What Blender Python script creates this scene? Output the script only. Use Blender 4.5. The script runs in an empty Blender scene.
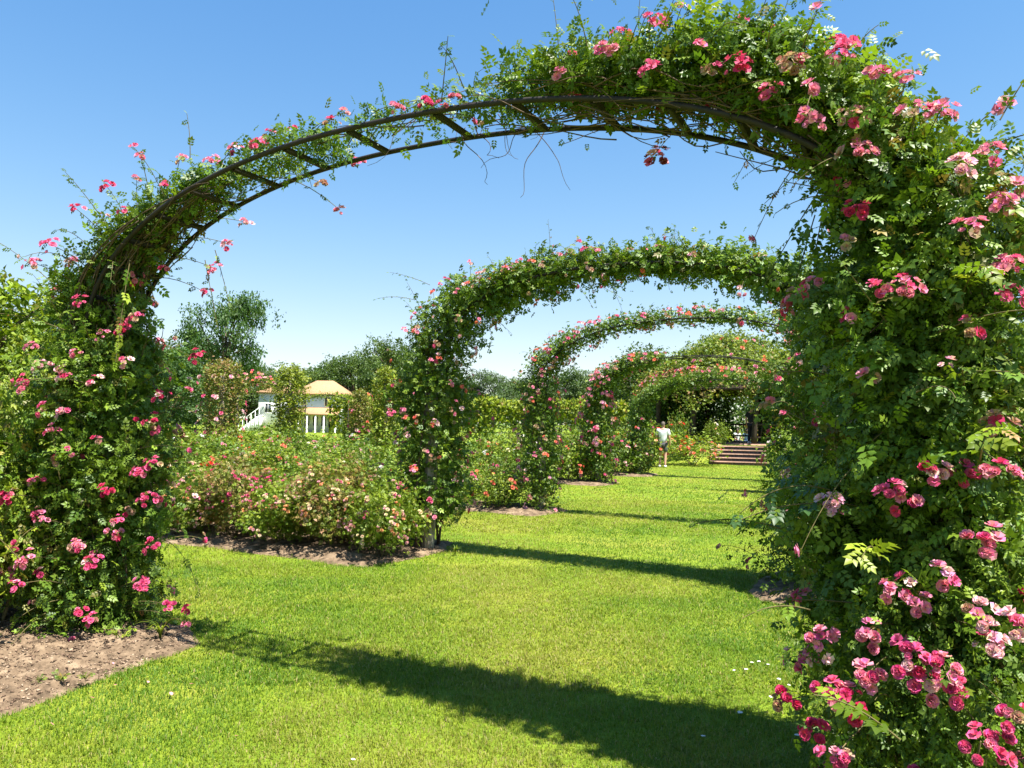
import bpy, math
import numpy as np
from mathutils import Vector, Matrix, Quaternion

PI = math.pi
SC = bpy.context.scene
COL = SC.collection
F = 755.0                      # focal length in pixels of a 1024 px wide picture
PITCH, ROLL, CAMZ = 0.051, 0.017, 1.6
TH = math.radians(27)
U = np.array([math.cos(TH), -math.sin(TH), 0.0])     # across the path
A = np.array([math.sin(TH), math.cos(TH), 0.0])      # along the path
Z = np.array([0.0, 0.0, 1.0])
GC = np.array([11.0, 38.2])                          # summerhouse centre


def RNG(seed):
    return np.random.default_rng(seed)


def nrm(v):
    return v / (np.linalg.norm(v, axis=-1, keepdims=True) + 1e-9)


def ground_z(x, y):
    r = np.hypot(np.asarray(x) - GC[0], np.asarray(y) - GC[1])
    t = np.clip((7.0 - r) / 1.7, 0, 1)
    return 0.75 * t * t * (3 - 2 * t)


_c, _s = math.cos(PITCH), math.sin(PITCH)


def at(px, py, d):
    """point seen at a pixel, at distance d along the ground direction"""
    u, v = px - 512, py - 384
    cr, sr = math.cos(ROLL), math.sin(ROLL)
    u, v = u * cr + v * sr, -u * sr + v * cr
    x, h = u / F, -v / F
    w = np.array([x, _c - h * _s, _s + h * _c])
    return np.array([0, 0, CAMZ]) + w * (d / w[1])


def spot(px, d):
    return np.array([(px - 512) / F * d, d, 0.0])


# ---------------------------------------------------------------- materials
def new_mat(name):
    m = bpy.data.materials.new(name)
    m.use_nodes = True
    nt = m.node_tree
    nt.nodes.clear()
    out = nt.nodes.new('ShaderNodeOutputMaterial')
    return m, nt, out


def link(nt, a, b):
    nt.links.new(a, b)


def attr_mat(name, transl=0.35, rough=0.5, spec=0.35, tmul=(1.25, 1.3, 0.6)):
    m, nt, out = new_mat(name)
    at_ = nt.nodes.new('ShaderNodeAttribute')
    at_.attribute_name = 'tint'
    p = nt.nodes.new('ShaderNodeBsdfPrincipled')
    p.inputs['Roughness'].default_value = rough
    p.inputs['Specular IOR Level'].default_value = spec
    link(nt, at_.outputs['Color'], p.inputs['Base Color'])
    t = nt.nodes.new('ShaderNodeBsdfTranslucent')
    mu = nt.nodes.new('ShaderNodeMix')
    mu.data_type = 'RGBA'
    mu.blend_type = 'MULTIPLY'
    mu.inputs[0].default_value = 1
    link(nt, at_.outputs['Color'], mu.inputs[6])
    mu.inputs[7].default_value = (*tmul, 1)
    link(nt, mu.outputs[2], t.inputs['Color'])
    mx = nt.nodes.new('ShaderNodeMixShader')
    mx.inputs[0].default_value = transl
    link(nt, p.outputs[0], mx.inputs[1])
    link(nt, t.outputs[0], mx.inputs[2])
    link(nt, mx.outputs[0], out.inputs[0])
    return m


def noise_mat(name, c1, c2, scale=4.0, detail=6, rough=0.8, spec=0.2, stretch=(1, 1, 1), bump=0.0, c3=None, lo=0.35, hi=0.65, bdist=0.02):
    m, nt, out = new_mat(name)
    p = nt.nodes.new('ShaderNodeBsdfPrincipled')
    p.inputs['Roughness'].default_value = rough
    p.inputs['Specular IOR Level'].default_value = spec
    tc = nt.nodes.new('ShaderNodeTexCoord')
    mp = nt.nodes.new('ShaderNodeMapping')
    mp.inputs['Scale'].default_value = stretch
    link(nt, tc.outputs['Object'], mp.inputs[0])
    n = nt.nodes.new('ShaderNodeTexNoise')
    n.inputs['Scale'].default_value = scale
    n.inputs['Detail'].default_value = detail
    n.inputs['Roughness'].default_value = 0.68
    link(nt, mp.outputs[0], n.inputs['Vector'])
    r = nt.nodes.new('ShaderNodeValToRGB')
    r.color_ramp.elements[0].position = lo
    r.color_ramp.elements[0].color = (*c1, 1)
    r.color_ramp.elements[1].position = hi
    r.color_ramp.elements[1].color = (*c2, 1)
    if c3:
        e = r.color_ramp.elements.new((lo + hi) / 2)
        e.color = (*c3, 1)
    link(nt, n.outputs[0], r.inputs[0])
    link(nt, r.outputs[0], p.inputs['Base Color'])
    if bump:
        b = nt.nodes.new('ShaderNodeBump')
        b.inputs['Strength'].default_value = bump
        b.inputs['Distance'].default_value = bdist
        link(nt, n.outputs[0], b.inputs['Height'])
        link(nt, b.outputs[0], p.inputs['Normal'])
    link(nt, p.outputs[0], out.inputs[0])
    return m


def brick_mat(name, c1, c2, mortar, scale=6.0):
    m, nt, out = new_mat(name)
    p = nt.nodes.new('ShaderNodeBsdfPrincipled')
    p.inputs['Roughness'].default_value = 0.85
    tc = nt.nodes.new('ShaderNodeTexCoord')
    b = nt.nodes.new('ShaderNodeTexBrick')
    b.inputs['Scale'].default_value = scale
    b.inputs['Color1'].default_value = (*c1, 1)
    b.inputs['Color2'].default_value = (*c2, 1)
    b.inputs['Mortar'].default_value = (*mortar, 1)
    link(nt, tc.outputs['Object'], b.inputs['Vector'])
    link(nt, b.outputs['Color'], p.inputs['Base Color'])
    link(nt, p.outputs[0], out.inputs[0])
    return m


M = {}
M['leaf'] = attr_mat('rose leaf', 0.27, 0.45, 0.3)
M['tree_leaf'] = attr_mat('tree leaf', 0.3, 0.55, 0.3)
M['petal'] = attr_mat('rose petal', 0.32, 0.6, 0.2, (1.1, 0.95, 0.95))
M['grass'] = attr_mat('grass blade', 0.42, 0.55, 0.25, (1.1, 1.12, 0.8))
M['chip'] = attr_mat('soil chip', 0.0, 0.9, 0.1)
M['stem'] = noise_mat('green brown stem', (0.07, 0.07, 0.025), (0.16, 0.12, 0.05), 30)
M['twig'] = noise_mat('dry twig', (0.05, 0.034, 0.022), (0.15, 0.10, 0.065), 40)
M['wood'] = noise_mat('weathered post wood', (0.12, 0.095, 0.07), (0.42, 0.37, 0.30), 9, 8, 0.9, 0.1, (6, 6, 0.5), 0.6)
M['bark'] = noise_mat('bark', (0.05, 0.04, 0.03), (0.15, 0.12, 0.09), 6, 6, 0.9, 0.1, (4, 4, 0.6), 0.6)
M['iron'] = noise_mat('dark rusty iron', (0.006, 0.005, 0.0045), (0.022, 0.014, 0.011), 18, 6, 0.65, 0.4, (1, 1, 1), 0.2)
M['log'] = noise_mat('dark log', (0.025, 0.02, 0.015), (0.075, 0.055, 0.04), 8, 6, 0.9, 0.1, (4, 4, 0.6), 0.5)
M['soil'] = noise_mat('bed soil', (0.066, 0.047, 0.030), (0.25, 0.183, 0.118), 9, 14, 0.95, 0.1, (1, 1, 1), 1.0, (0.15, 0.105, 0.066), 0.36, 0.64)
M['riser'] = brick_mat('brick riser', (0.105, 0.05, 0.036), (0.15, 0.075, 0.05), (0.16, 0.13, 0.11), 7)
M['tread'] = noise_mat('worn brick tread', (0.20, 0.115, 0.075), (0.34, 0.215, 0.15), 12)
M['white'] = noise_mat('white clapboard', (0.68, 0.69, 0.68), (0.82, 0.82, 0.80), 3, 4, 0.6, 0.3, (0.3, 0.3, 12))
M['tile'] = noise_mat('tan roof shingle', (0.30, 0.17, 0.09), (0.44, 0.275, 0.155), 5, 4, 0.9, 0.1, (1, 1, 5))
M['glass'] = noise_mat('dark window glass', (0.02, 0.025, 0.03), (0.06, 0.07, 0.08), 2, 2, 0.1, 0.5)
M['skin'] = noise_mat('skin', (0.42, 0.22, 0.15), (0.52, 0.30, 0.21), 12, 3, 0.55, 0.3)
M['hair'] = noise_mat('short grey brown hair', (0.06, 0.045, 0.035), (0.16, 0.13, 0.11), 60)
M['white_shirt'] = noise_mat('white cotton', (0.62, 0.64, 0.66), (0.8, 0.8, 0.8), 14, 4, 0.85, 0.1)
M['grey_cloth'] = noise_mat('grey cloth', (0.06, 0.06, 0.065), (0.13, 0.13, 0.135), 20, 4, 0.9, 0.1)
M['blue_cloth'] = noise_mat('pale blue cloth', (0.30, 0.42, 0.55), (0.48, 0.58, 0.68), 20, 4, 0.9, 0.1)
M['dark_cloth'] = noise_mat('dark cloth', (0.012, 0.012, 0.016), (0.035, 0.035, 0.045), 20, 4, 0.9, 0.1)
M['shoe'] = noise_mat('pale shoe', (0.5, 0.5, 0.5), (0.75, 0.75, 0.74), 20)


def lawn_mat():
    m, nt, out = new_mat('mown lawn')
    p = nt.nodes.new('ShaderNodeBsdfPrincipled')
    p.inputs['Roughness'].default_value = 0.75
    p.inputs['Specular IOR Level'].default_value = 0.15
    tc = nt.nodes.new('ShaderNodeTexCoord')

    def noise(scale, det=6, rough=0.6):
        n = nt.nodes.new('ShaderNodeTexNoise')
        n.inputs['Scale'].default_value = scale
        n.inputs['Detail'].default_value = det
        n.inputs['Roughness'].default_value = rough
        link(nt, tc.outputs['Object'], n.inputs['Vector'])
        return n

    def ramp(src, pts):
        r = nt.nodes.new('ShaderNodeValToRGB')
        els = r.color_ramp.elements
        while len(els) < len(pts):
            els.new(0.5)
        for e, (q, c) in zip(els, pts):
            e.position = q
            e.color = (*c, 1)
        link(nt, src, r.inputs[0])
        return r
    big = ramp(noise(0.55, 8, 0.65).outputs[0], [(0.30, (0.093, 0.172, 0.011)), (0.5, (0.160, 0.222, 0.014)), (0.72, (0.265, 0.262, 0.04))])
    mid = ramp(noise(7, 8, 0.7).outputs[0], [(0.3, (0.55, 0.62, 0.5)), (0.5, (1, 1, 1)), (0.75, (1.28, 1.15, 1.1))])
    fine = ramp(noise(90, 4, 0.7).outputs[0], [(0.3, (0.5, 0.55, 0.5)), (0.5, (1, 1, 1)), (0.72, (1.35, 1.3, 1.2))])
    a = nt.nodes.new('ShaderNodeMix')
    a.data_type = 'RGBA'
    a.blend_type = 'MULTIPLY'
    a.inputs[0].default_value = 1
    link(nt, big.outputs[0], a.inputs[6])
    link(nt, mid.outputs[0], a.inputs[7])
    b = nt.nodes.new('ShaderNodeMix')
    b.data_type = 'RGBA'
    b.blend_type = 'MULTIPLY'
    b.inputs[0].default_value = 1
    link(nt, a.outputs[2], b.inputs[6])
    link(nt, fine.outputs[0], b.inputs[7])
    link(nt, b.outputs[2], p.inputs['Base Color'])
    bp = nt.nodes.new('ShaderNodeBump')
    bp.inputs['Strength'].default_value = 0.7
    bp.inputs['Distance'].default_value = 0.02
    link(nt, noise(60, 4, 0.7).outputs[0], bp.inputs['Height'])
    link(nt, bp.outputs[0], p.inputs['Normal'])
    link(nt, p.outputs[0], out.inputs[0])
    return m


M['lawn'] = lawn_mat()


# ---------------------------------------------------------------- mesh building
class MB:
    """collects vertices, faces (3 or 4 corners), tints and material slots for one mesh"""

    def __init__(self):
        self.v, self.f, self.c, self.mi, self.n = [], [], [], [], 0

    def add(self, v, f, col=(0.5, 0.5, 0.5), mi=0):
        v = np.asarray(v, float).reshape(-1, 3)
        f = np.asarray(f, int)
        self.v.append(v)
        self.f.append((f + self.n, mi))
        c = np.asarray(col, float)
        if c.ndim == 1:
            c = np.tile(c[:3], (len(v), 1))
        self.c.append(c)
        self.n += len(v)

    def tube(self, pts, rad, sides=6, mi=0, col=(0.1, 0.1, 0.05), cap=True):
        pts = np.asarray(pts, float)
        n = len(pts)
        rad = np.broadcast_to(np.asarray(rad, float), (n,))
        t = nrm(np.gradient(pts, axis=0))
        ref = np.array([0, 0, 1.0]) if abs(t[:, 2]).mean() < 0.8 else np.array([1.0, 0.2, 0])
        e1 = nrm(np.cross(t, ref))
        e2 = np.cross(t, e1)
        an = np.arange(sides) * 2 * PI / sides
        ring = pts[:, None] + rad[:, None, None] * (np.cos(an)[None, :, None] * e1[:, None] + np.sin(an)[None, :, None] * e2[:, None])
        i = np.arange(n - 1)[:, None] * sides
        j = np.arange(sides)[None]
        k = (j + 1) % sides
        f = np.stack([i + j, i + k, i + sides + k, i + sides + j], -1).reshape(-1, 4)
        self.add(ring, f, col, mi)
        if cap:
            b = self.n - n * sides
            base = self.n
            self.add(np.array([pts[0], pts[-1]]), np.zeros((0, 3), int), col, mi)
            j = np.arange(sides)
            k = (j + 1) % sides
            f1 = np.stack([np.full(sides, base), b + k, b + j], -1)
            f2 = np.stack([np.full(sides, base + 1), b + (n - 1) * sides + j, b + (n - 1) * sides + k], -1)
            self.f.append((np.concatenate([f1, f2]), mi))

    def box(self, lo, hi, mi=0, bev=0.0, frame=None):
        lo, hi = np.array(lo, float), np.array(hi, float)
        if bev:
            b = min(bev, (hi - lo).min() * 0.45)
            q = []
            for axis in range(3):
                pass
            # chamfered box: 24 vertices
            V, idx = [], {}
            for sx in (0, 1):
                for sy in (0, 1):
                    for sz in (0, 1):
                        s = (sx, sy, sz)
                        for ax in range(3):
                            p = np.where(s, hi, lo).astype(float)
                            for o in range(3):
                                if o != ax:
                                    p[o] += b if s[o] == 0 else -b
                            idx[(s, ax)] = len(V)
                            V.append(p)
            faces = []
            for ax in range(3):
                o1, o2 = [(1, 2), (2, 0), (0, 1)][ax]
                for sd in (0, 1):
                    loop = []
                    for (p, q) in ((0, 0), (1, 0), (1, 1), (0, 1)):
                        s = [0, 0, 0]
                        s[ax] = sd
                        s[o1] = p
                        s[o2] = q
                        loop.append(idx[(tuple(s), ax)])
                    faces.append(loop if sd else loop[::-1])
            for ax in range(3):
                o1, o2 = [(1, 2), (2, 0), (0, 1)][ax]
                for p in (0, 1):
                    for q in (0, 1):
                        s0, s1 = [0, 0, 0], [0, 0, 0]
                        s0[o1] = s1[o1] = p
                        s0[o2] = s1[o2] = q
                        s1[ax] = 1
                        faces.append([idx[(tuple(s0), o1)], idx[(tuple(s1), o1)], idx[(tuple(s1), o2)], idx[(tuple(s0), o2)]])
            V = np.array(V)
            tri = []
            for sx in (0, 1):
                for sy in (0, 1):
                    for sz in (0, 1):
                        s = (sx, sy, sz)
                        tri.append([idx[(s, 0)], idx[(s, 1)], idx[(s, 2)]])
            f4, f3 = np.array(faces), np.array(tri)
        else:
            V = np.array([[x, y, z] for x in (lo[0], hi[0]) for y in (lo[1], hi[1]) for z in (lo[2], hi[2])])
            f4 = np.array([[0, 1, 3, 2], [4, 6, 7, 5], [0, 4, 5, 1], [2, 3, 7, 6], [0, 2, 6, 4], [1, 5, 7, 3]])
            f3 = None
        if frame is not None:
            o, ex, ey, ez = frame
            V = o + V[:, :1] * ex + V[:, 1:2] * ey + V[:, 2:3] * ez
        base = self.n
        self.add(V, f4, (0.5, 0.5, 0.5), mi)
        if f3 is not None:
            self.f.append((f3 + base, mi))

    def mesh(self, name, mats, smooth=False):
        me = bpy.data.meshes.new(name)
        if not self.n:
            return me
        v = np.concatenate(self.v)
        c = np.concatenate(self.c)
        loops, starts, mis, k = [], [], [], 0
        for f, mi in self.f:
            if not len(f):
                continue
            w = f.shape[1]
            loops.append(f.reshape(-1))
            starts.append(k + np.arange(len(f)) * w)
            mis.append(np.full(len(f), mi))
            k += f.size
        loops = np.concatenate(loops).astype(np.int32)
        starts = np.concatenate(starts).astype(np.int32)
        mis = np.concatenate(mis).astype(np.int32)
        me.vertices.add(len(v))
        me.vertices.foreach_set('co', v.astype(np.float32).ravel())
        me.loops.add(len(loops))
        me.loops.foreach_set('vertex_index', loops)
        me.polygons.add(len(starts))
        me.polygons.foreach_set('loop_start', starts)
        me.polygons.foreach_set('material_index', mis)
        if smooth:
            me.polygons.foreach_set('use_smooth', np.ones(len(starts), bool))
        ca = me.color_attributes.new('tint', 'FLOAT_COLOR', 'POINT')
        ca.data.foreach_set('color', np.concatenate([c, np.ones((len(c), 1))], 1).astype(np.float32).ravel())
        for m in (mats if isinstance(mats, (list, tuple)) else [mats]):
            me.materials.append(m)
        me.update(calc_edges=True)
        return me

    def build(self, name, mats, parent=None, smooth=False):
        o = bpy.data.objects.new(name, self.mesh(name, mats, smooth))
        COL.objects.link(o)
        if parent is not None:
            o.parent = parent
        return o


def tag(o, label=None, cat=None, group=None, kind=None):
    if label:
        o['label'] = label
    if cat:
        o['category'] = cat
    if group:
        o['group'] = group
    if kind:
        o['kind'] = kind
    return o


def thing(name, loc, label, cat, group=None, rz=0.0):
    o = bpy.data.objects.new(name, None)
    COL.objects.link(o)
    o.location = tuple(float(q) for q in loc)
    o.rotation_euler = (0, 0, rz)
    o.empty_display_size = 0.2
    return tag(o, label, cat, group)


def put(name, mesh, parent, loc=(0, 0, 0), rot=None, scale=1.0):
    o = bpy.data.objects.new(name, mesh)
    COL.objects.link(o)
    if parent is not None:
        o.parent = parent
    o.location = tuple(float(q) for q in loc)
    if rot is not None:
        o.rotation_mode = 'QUATERNION'
        o.rotation_quaternion = rot
    o.scale = (scale,) * 3 if np.isscalar(scale) else scale
    return o


# ---------------------------------------------------------------- leaves and flowers
def leaflet(base, ang, L, W, droop=0.12):
    b = np.array([base[0], base[1], 0.0])
    d = np.array([math.cos(ang), math.sin(ang), 0])
    s = np.array([-d[1], d[0], 0])
    v = np.array([b, b + d * L * 0.45 + s * W / 2 + Z * W * 0.16, b + d * L - Z * L * droop, b + d * L * 0.45 - s * W / 2 + Z * W * 0.16, b + d * L * 0.5])
    return v, np.array([[0, 4, 1], [1, 4, 2], [0, 3, 4], [3, 2, 4]])


def leaflet_small(base, ang, L, W, droop=0.12):
    v, _ = leaflet(base, ang, L, W, droop)
    return v[:4], np.array([[0, 2, 1], [0, 3, 2]])


def compound(pairs, small=False):
    fn = leaflet_small if small else leaflet
    V, Fc, n = [], [], 0
    spec = [((0.62, 0), 0.0, 0.42, 0.27)]
    for k in range(pairs):
        x = 0.58 - 0.25 * k
        spec += [((x, 0.01), 1.0, 0.36, 0.22), ((x, -0.01), -1.0, 0.36, 0.22)]
    for b, a, L, W in spec:
        v, f = fn(b, a, L, W)
        V.append(v)
        Fc.append(f + n)
        n += len(v)
    V = np.concatenate(V)
    V[:, 2] -= 0.10 * V[:, 0] ** 2
    return V, np.concatenate(Fc)


T7 = compound(3)
T5 = compound(2, True)
T3 = compound(1, True)
T1 = leaflet_small((0, 0), 0, 1.0, 0.62)


def scatter(mb, tpl, pos, axis, normal, size, col, mi=0):
    """one copy of the leaf template at each position"""
    V, Fc = tpl
    n = len(pos)
    if n == 0:
        return
    x = nrm(axis)
    z = nrm(normal - (normal * x).sum(1, keepdims=True) * x)
    y = np.cross(z, x)
    size = np.broadcast_to(size, (n,))[:, None, None]
    w = pos[:, None] + size * (V[None, :, :1] * x[:, None] + V[None, :, 1:2] * y[:, None] + V[None, :, 2:3] * z[:, None])
    f = (Fc[None] + (np.arange(n) * len(V))[:, None, None]).reshape(-1, Fc.shape[1])
    c = np.repeat(col, len(V), axis=0)
    mb.add(w.reshape(-1, 3), f, c, mi)


LEAF = {
    'rose': [((0.068, 0.122, 0.012), 5), ((0.098, 0.158, 0.013), 4), ((0.155, 0.215, 0.018), 2.5), ((0.045, 0.090, 0.016), 2.2), ((0.17, 0.10, 0.03), 0.25)],
    'lime': [((0.125, 0.185, 0.014), 5), ((0.185, 0.235, 0.018), 4), ((0.080, 0.135, 0.013), 3), ((0.2, 0.13, 0.04), 0.5)],
    'gold': [((0.165, 0.205, 0.014), 5), ((0.215, 0.240, 0.018), 3), ((0.100, 0.145, 0.012), 3), ((0.22, 0.15, 0.04), 0.5)],
    'deep': [((0.035, 0.080, 0.020), 5), ((0.050, 0.100, 0.022), 4), ((0.085, 0.140, 0.022), 1.5)],
    'rust': [((0.140, 0.170, 0.018), 4), ((0.22, 0.13, 0.045), 2.4), ((0.100, 0.140, 0.016), 4), ((0.28, 0.16, 0.08), 1.4)],
    'oak': [((0.045, 0.082, 0.018), 5), ((0.065, 0.110, 0.020), 4), ((0.095, 0.140, 0.024), 2)],
    'far': [((0.060, 0.100, 0.035), 4), ((0.080, 0.125, 0.036), 4), ((0.050, 0.085, 0.032), 3)],
}


def leaf_cols(rng, n, kind):
    tab = LEAF[kind]
    w = np.array([q[1] for q in tab], float)
    i = rng.choice(len(tab), n, p=w / w.sum())
    c = np.array([q[0] for q in tab])[i]
    return c * rng.uniform(0.8, 1.5, (n, 1)) * rng.uniform(0.93, 1.07, (n, 3))


PINK = {
    'deep': (0.56, 0.040, 0.120), 'hot': (0.66, 0.095, 0.225), 'mid': (0.70, 0.21, 0.31), 'pale': (0.73, 0.40, 0.44),
    'faded': (0.46, 0.26, 0.17), 'dusk': (0.20, 0.035, 0.05), 'apricot': (0.80, 0.42, 0.22), 'cream': (0.80, 0.66, 0.46),
    'red': (0.62, 0.022, 0.018), 'white': (0.82, 0.80, 0.75), 'coral': (0.75, 0.17, 0.11),
}


def flower_mesh(color, seed, fine=True):
    """double rose about one unit across, facing +Z"""
    rng = RNG(seed)
    mb = MB()
    base = np.array(PINK[color])
    rings = [(4, 0.02, 1.45, 0.22), (6, 0.12, 1.15, 0.28), (6, 0.20, 0.95, 0.33), (7, 0.29, 0.68, 0.35), (7, 0.32, 0.34, 0.34)] if fine else [(5, 0.12, 0.95, 0.36), (6, 0.28, 0.3, 0.46)]
    for ri, (k, r0, tilt, size) in enumerate(rings):
        for j in range(k):
            a = 2 * PI * (j + 0.5 * (ri % 2)) / k + rng.normal(0, 0.12)
            tl = tilt + rng.normal(0, 0.14)
            out = np.array([math.cos(a), math.sin(a), 0])
            side = np.array([-out[1], out[0], 0])
            up = out * math.cos(tl) + Z * math.sin(tl)
            nn = np.cross(side, up)
            b = out * r0 * 0.45 + Z * (0.06 + 0.045 * (3 - ri))
            L, W = size * rng.uniform(0.85, 1.1), size * rng.uniform(1.0, 1.25)
            if fine:
                g = []
                for iu, uu in enumerate((0, 0.5, 1.0)):
                    for iv, vv in enumerate((-1, 0, 1)):
                        w = W * (0.35, 0.55, 0.42)[iu] * vv
                        cup = 0.22 * size * vv * vv - 0.16 * size * (uu * uu) * (1 if tilt < 0.7 else -0.6)
                        g.append(b + up * L * uu * (1 if vv == 0 else 0.88) + side * w - nn * cup * (-1) + Z * rng.normal(0, 0.012))
                f = [[0, 1, 4, 3], [1, 2, 5, 4], [3, 4, 7, 6], [4, 5, 8, 7]]
                c = np.array([base * (1.0 if q < 3 else 1.06 if q < 6 else 1.12) for q in range(9)])
            else:
                g = [b - side * W * 0.25, b + side * W * 0.25, b + up * L + side * W * 0.5, b + up * L - side * W * 0.5]
                f = [[0, 1, 2, 3]]
                c = np.tile(base, (4, 1))
            mul = rng.uniform(0.82, 1.12) * np.array([1, rng.uniform(0.7, 1.5), rng.uniform(0.8, 1.3)])
            mb.add(g, f, np.clip(c * mul, 0, 0.9))
    if fine:   # calyx
        a = np.arange(7) * 2 * PI / 7
        ring = np.stack([0.16 * np.cos(a), 0.16 * np.sin(a), np.full(7, 0.06)], -1)
        mb.add(np.concatenate([ring, [[0, 0, -0.10]]]), [[j, (j + 1) % 7, 7] for j in range(7)], (0.07, 0.12, 0.03))
    return mb


FLOWER = {}


def flower(color, rng, fine):
    k = (color, int(rng.integers(3)), fine)
    if k not in FLOWER:
        mb = flower_mesh(color, hash(k[1]) + 17 * len(FLOWER), fine)
        FLOWER[k] = (mb.mesh('rose_blossom', M['petal']), mb)
    return FLOWER[k]


def quat_to(n, spin):
    q = Vector((0, 0, 1)).rotation_difference(Vector([float(x) for x in n]))
    return q @ Quaternion((0, 0, 1), spin)


def cluster_points(rng, centre, n, k, spread):
    """k blossoms spread on a little dome round a centre, facing outwards along n"""
    out = []
    n = nrm(np.asarray(n, float))
    e1 = nrm(np.cross(n, [0.3, 0.2, 1.0]))
    e2 = np.cross(n, e1)
    for j in range(k):
        a, r = 2.4 * j + rng.uniform(0, 0.8), spread * math.sqrt((j + 0.3) / max(k, 2)) * rng.uniform(0.85, 1.15)
        p = centre + e1 * r * math.cos(a) + e2 * r * math.sin(a) - n * (r * r / (spread + 1e-6)) * 0.5 + rng.normal(0, 0.008, 3)
        m = nrm(n * 0.8 + (e1 * math.cos(a) + e2 * math.sin(a)) * r / (spread + 1e-6) * 0.9 + Z * 0.25 + rng.normal(0, 0.15, 3))
        out.append((p, m))
    return out


def add_blossoms(root, origin, items, rng, fine, cap, eye=np.array([0, 0, CAMZ])):
    """items: (position, facing, colour, diameter); the ones that show largest become parts, the rest one mesh"""
    def key(it):
        p, n = it[0], it[1]
        d = p - eye
        return it[3] / np.linalg.norm(d) * (1.0 + 0.7 * float(np.dot(nrm(-d), n)))
    items = sorted(items, key=key, reverse=True)
    for p, n, c, s in items[:cap]:
        put('blossom', flower(c, rng, fine)[0], root, p - origin, quat_to(n, rng.uniform(0, 6)), s)
    rest = items[cap:]
    if rest:
        mb = MB()
        for p, n, c, s in rest:
            src = flower(c, rng, False)[1]
            R = np.array(quat_to(n, rng.uniform(0, 6)).to_matrix())
            for v, (f, mi), cc in zip(src.v, src.f, src.c):
                pass
            V = np.concatenate(src.v) @ R.T * s + (p - origin)
            base = mb.n
            mb.v.append(V)
            mb.c.append(np.concatenate(src.c))
            for f, mi in src.f:
                if len(f):
                    mb.f.append((f + base, 0))
            mb.n += len(V)
        o = mb.build('blossoms', M['petal'], root)
        tag(o, kind='stuff')


def pick(rng, table):
    names = list(table)
    w = np.array([table[k] for k in names], float)
    return names[rng.choice(len(names), p=w / w.sum())]


MIX = {
    'pink': {'deep': 1.6, 'hot': 3.2, 'mid': 4.0, 'pale': 1.3, 'faded': 1.4},
    'salmon': {'hot': 1.5, 'mid': 3, 'pale': 2.2, 'coral': 2, 'faded': 2.2},
    'apricot': {'apricot': 3, 'cream': 3, 'pale': 2, 'mid': 0.7, 'faded': 1.5},
    'red': {'red': 4, 'coral': 1.5}, 'white': {'white': 5, 'cream': 1}, 'rosy': {'hot': 3, 'mid': 3, 'pale': 2},
    'coral': {'coral': 4, 'apricot': 1.5}, 'cream': {'cream': 4, 'white': 2, 'apricot': 1},
}


def shoot(mb, rng, p0, d0, length, tpl, lsize, kind, sag=0.5, r=0.0035, mi_stem=1, gap=0.055, n=10, end_leaf=0.7):
    """an arching cane with leaves set alternately along it; returns its tip and direction"""
    t = np.linspace(0, 1, n)
    d0 = nrm(np.asarray(d0, float))
    side = nrm(np.cross(d0, [0.1, 0.2, 1.0]))
    w = rng.normal(0, 0.12)
    pts = p0 + length * (t[:, None] * d0 - sag * (t[:, None] ** 2.2) * Z * 0.6 + w * side * (t[:, None] ** 2))
    mb.tube(pts, np.linspace(r, r * 0.45, n), 4, mi_stem, cap=False)
    m = max(3, int(length / gap))
    q = np.linspace(0.12, 1.0, m)
    pos = np.stack([np.interp(q, t, pts[:, i]) for i in range(3)], -1)
    tg = nrm(np.stack([np.interp(q, t, np.gradient(pts[:, i])) for i in range(3)], -1))
    sgn = np.where(np.arange(m) % 2 == 0, 1.0, -1.0)[:, None]
    ax = nrm(tg * 0.6 + sgn * np.cross(tg, Z) * 0.9 + rng.normal(0, 0.3, (m, 3)) - Z * 0.25)
    no = nrm(Z * 0.9 + rng.normal(0, 0.45, (m, 3)))
    scatter(mb, tpl, pos, ax, no, lsize * rng.uniform(0.7, 1.1, m) * np.linspace(1, end_leaf, m), leaf_cols(rng, m, kind))
    return pts[-1], nrm(pts[-1] - pts[-2])


# ---------------------------------------------------------------- the arches
class Arch:
    def __init__(self, x, y, W=5.46, hs=2.1, r=1.26, n=2.25, sep=0.43):
        self.b, self.W, self.hs, self.r, self.n, self.sep = np.array([x, y, 0.0]), W, hs, r, n, sep
        t = np.linspace(0, PI, 160)
        c, s = np.cos(t), np.sin(t)
        sx = W / 2 * (1 - np.sign(c) * np.abs(c) ** (2 / n))
        h = hs + r * np.abs(s) ** (2 / n)
        leg = np.linspace(0, 1, 40)[:-1]
        self.V = np.concatenate([leg - 1, t, PI + leg[1:] * 1.0, [PI + 1]])
        self.S = np.concatenate([0 * leg, sx, 0 * leg[1:] + W, [W]])
        self.H = np.concatenate([leg * hs, h, hs * (1 - leg[1:]), [0]])
        d = np.stack([np.gradient(self.S), np.gradient(self.H)], -1)
        d = nrm(d)
        self.NS, self.NH = -d[:, 1], d[:, 0]          # pointing out of the arch

    def at(self, v):
        s, h = np.interp(v, self.V, self.S), np.interp(v, self.V, self.H)
        return self.b + s[..., None] * U + h[..., None] * Z

    def out(self, v):
        return nrm(np.interp(v, self.V, self.NS)[..., None] * U + np.interp(v, self.V, self.NH)[..., None] * Z)


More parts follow.
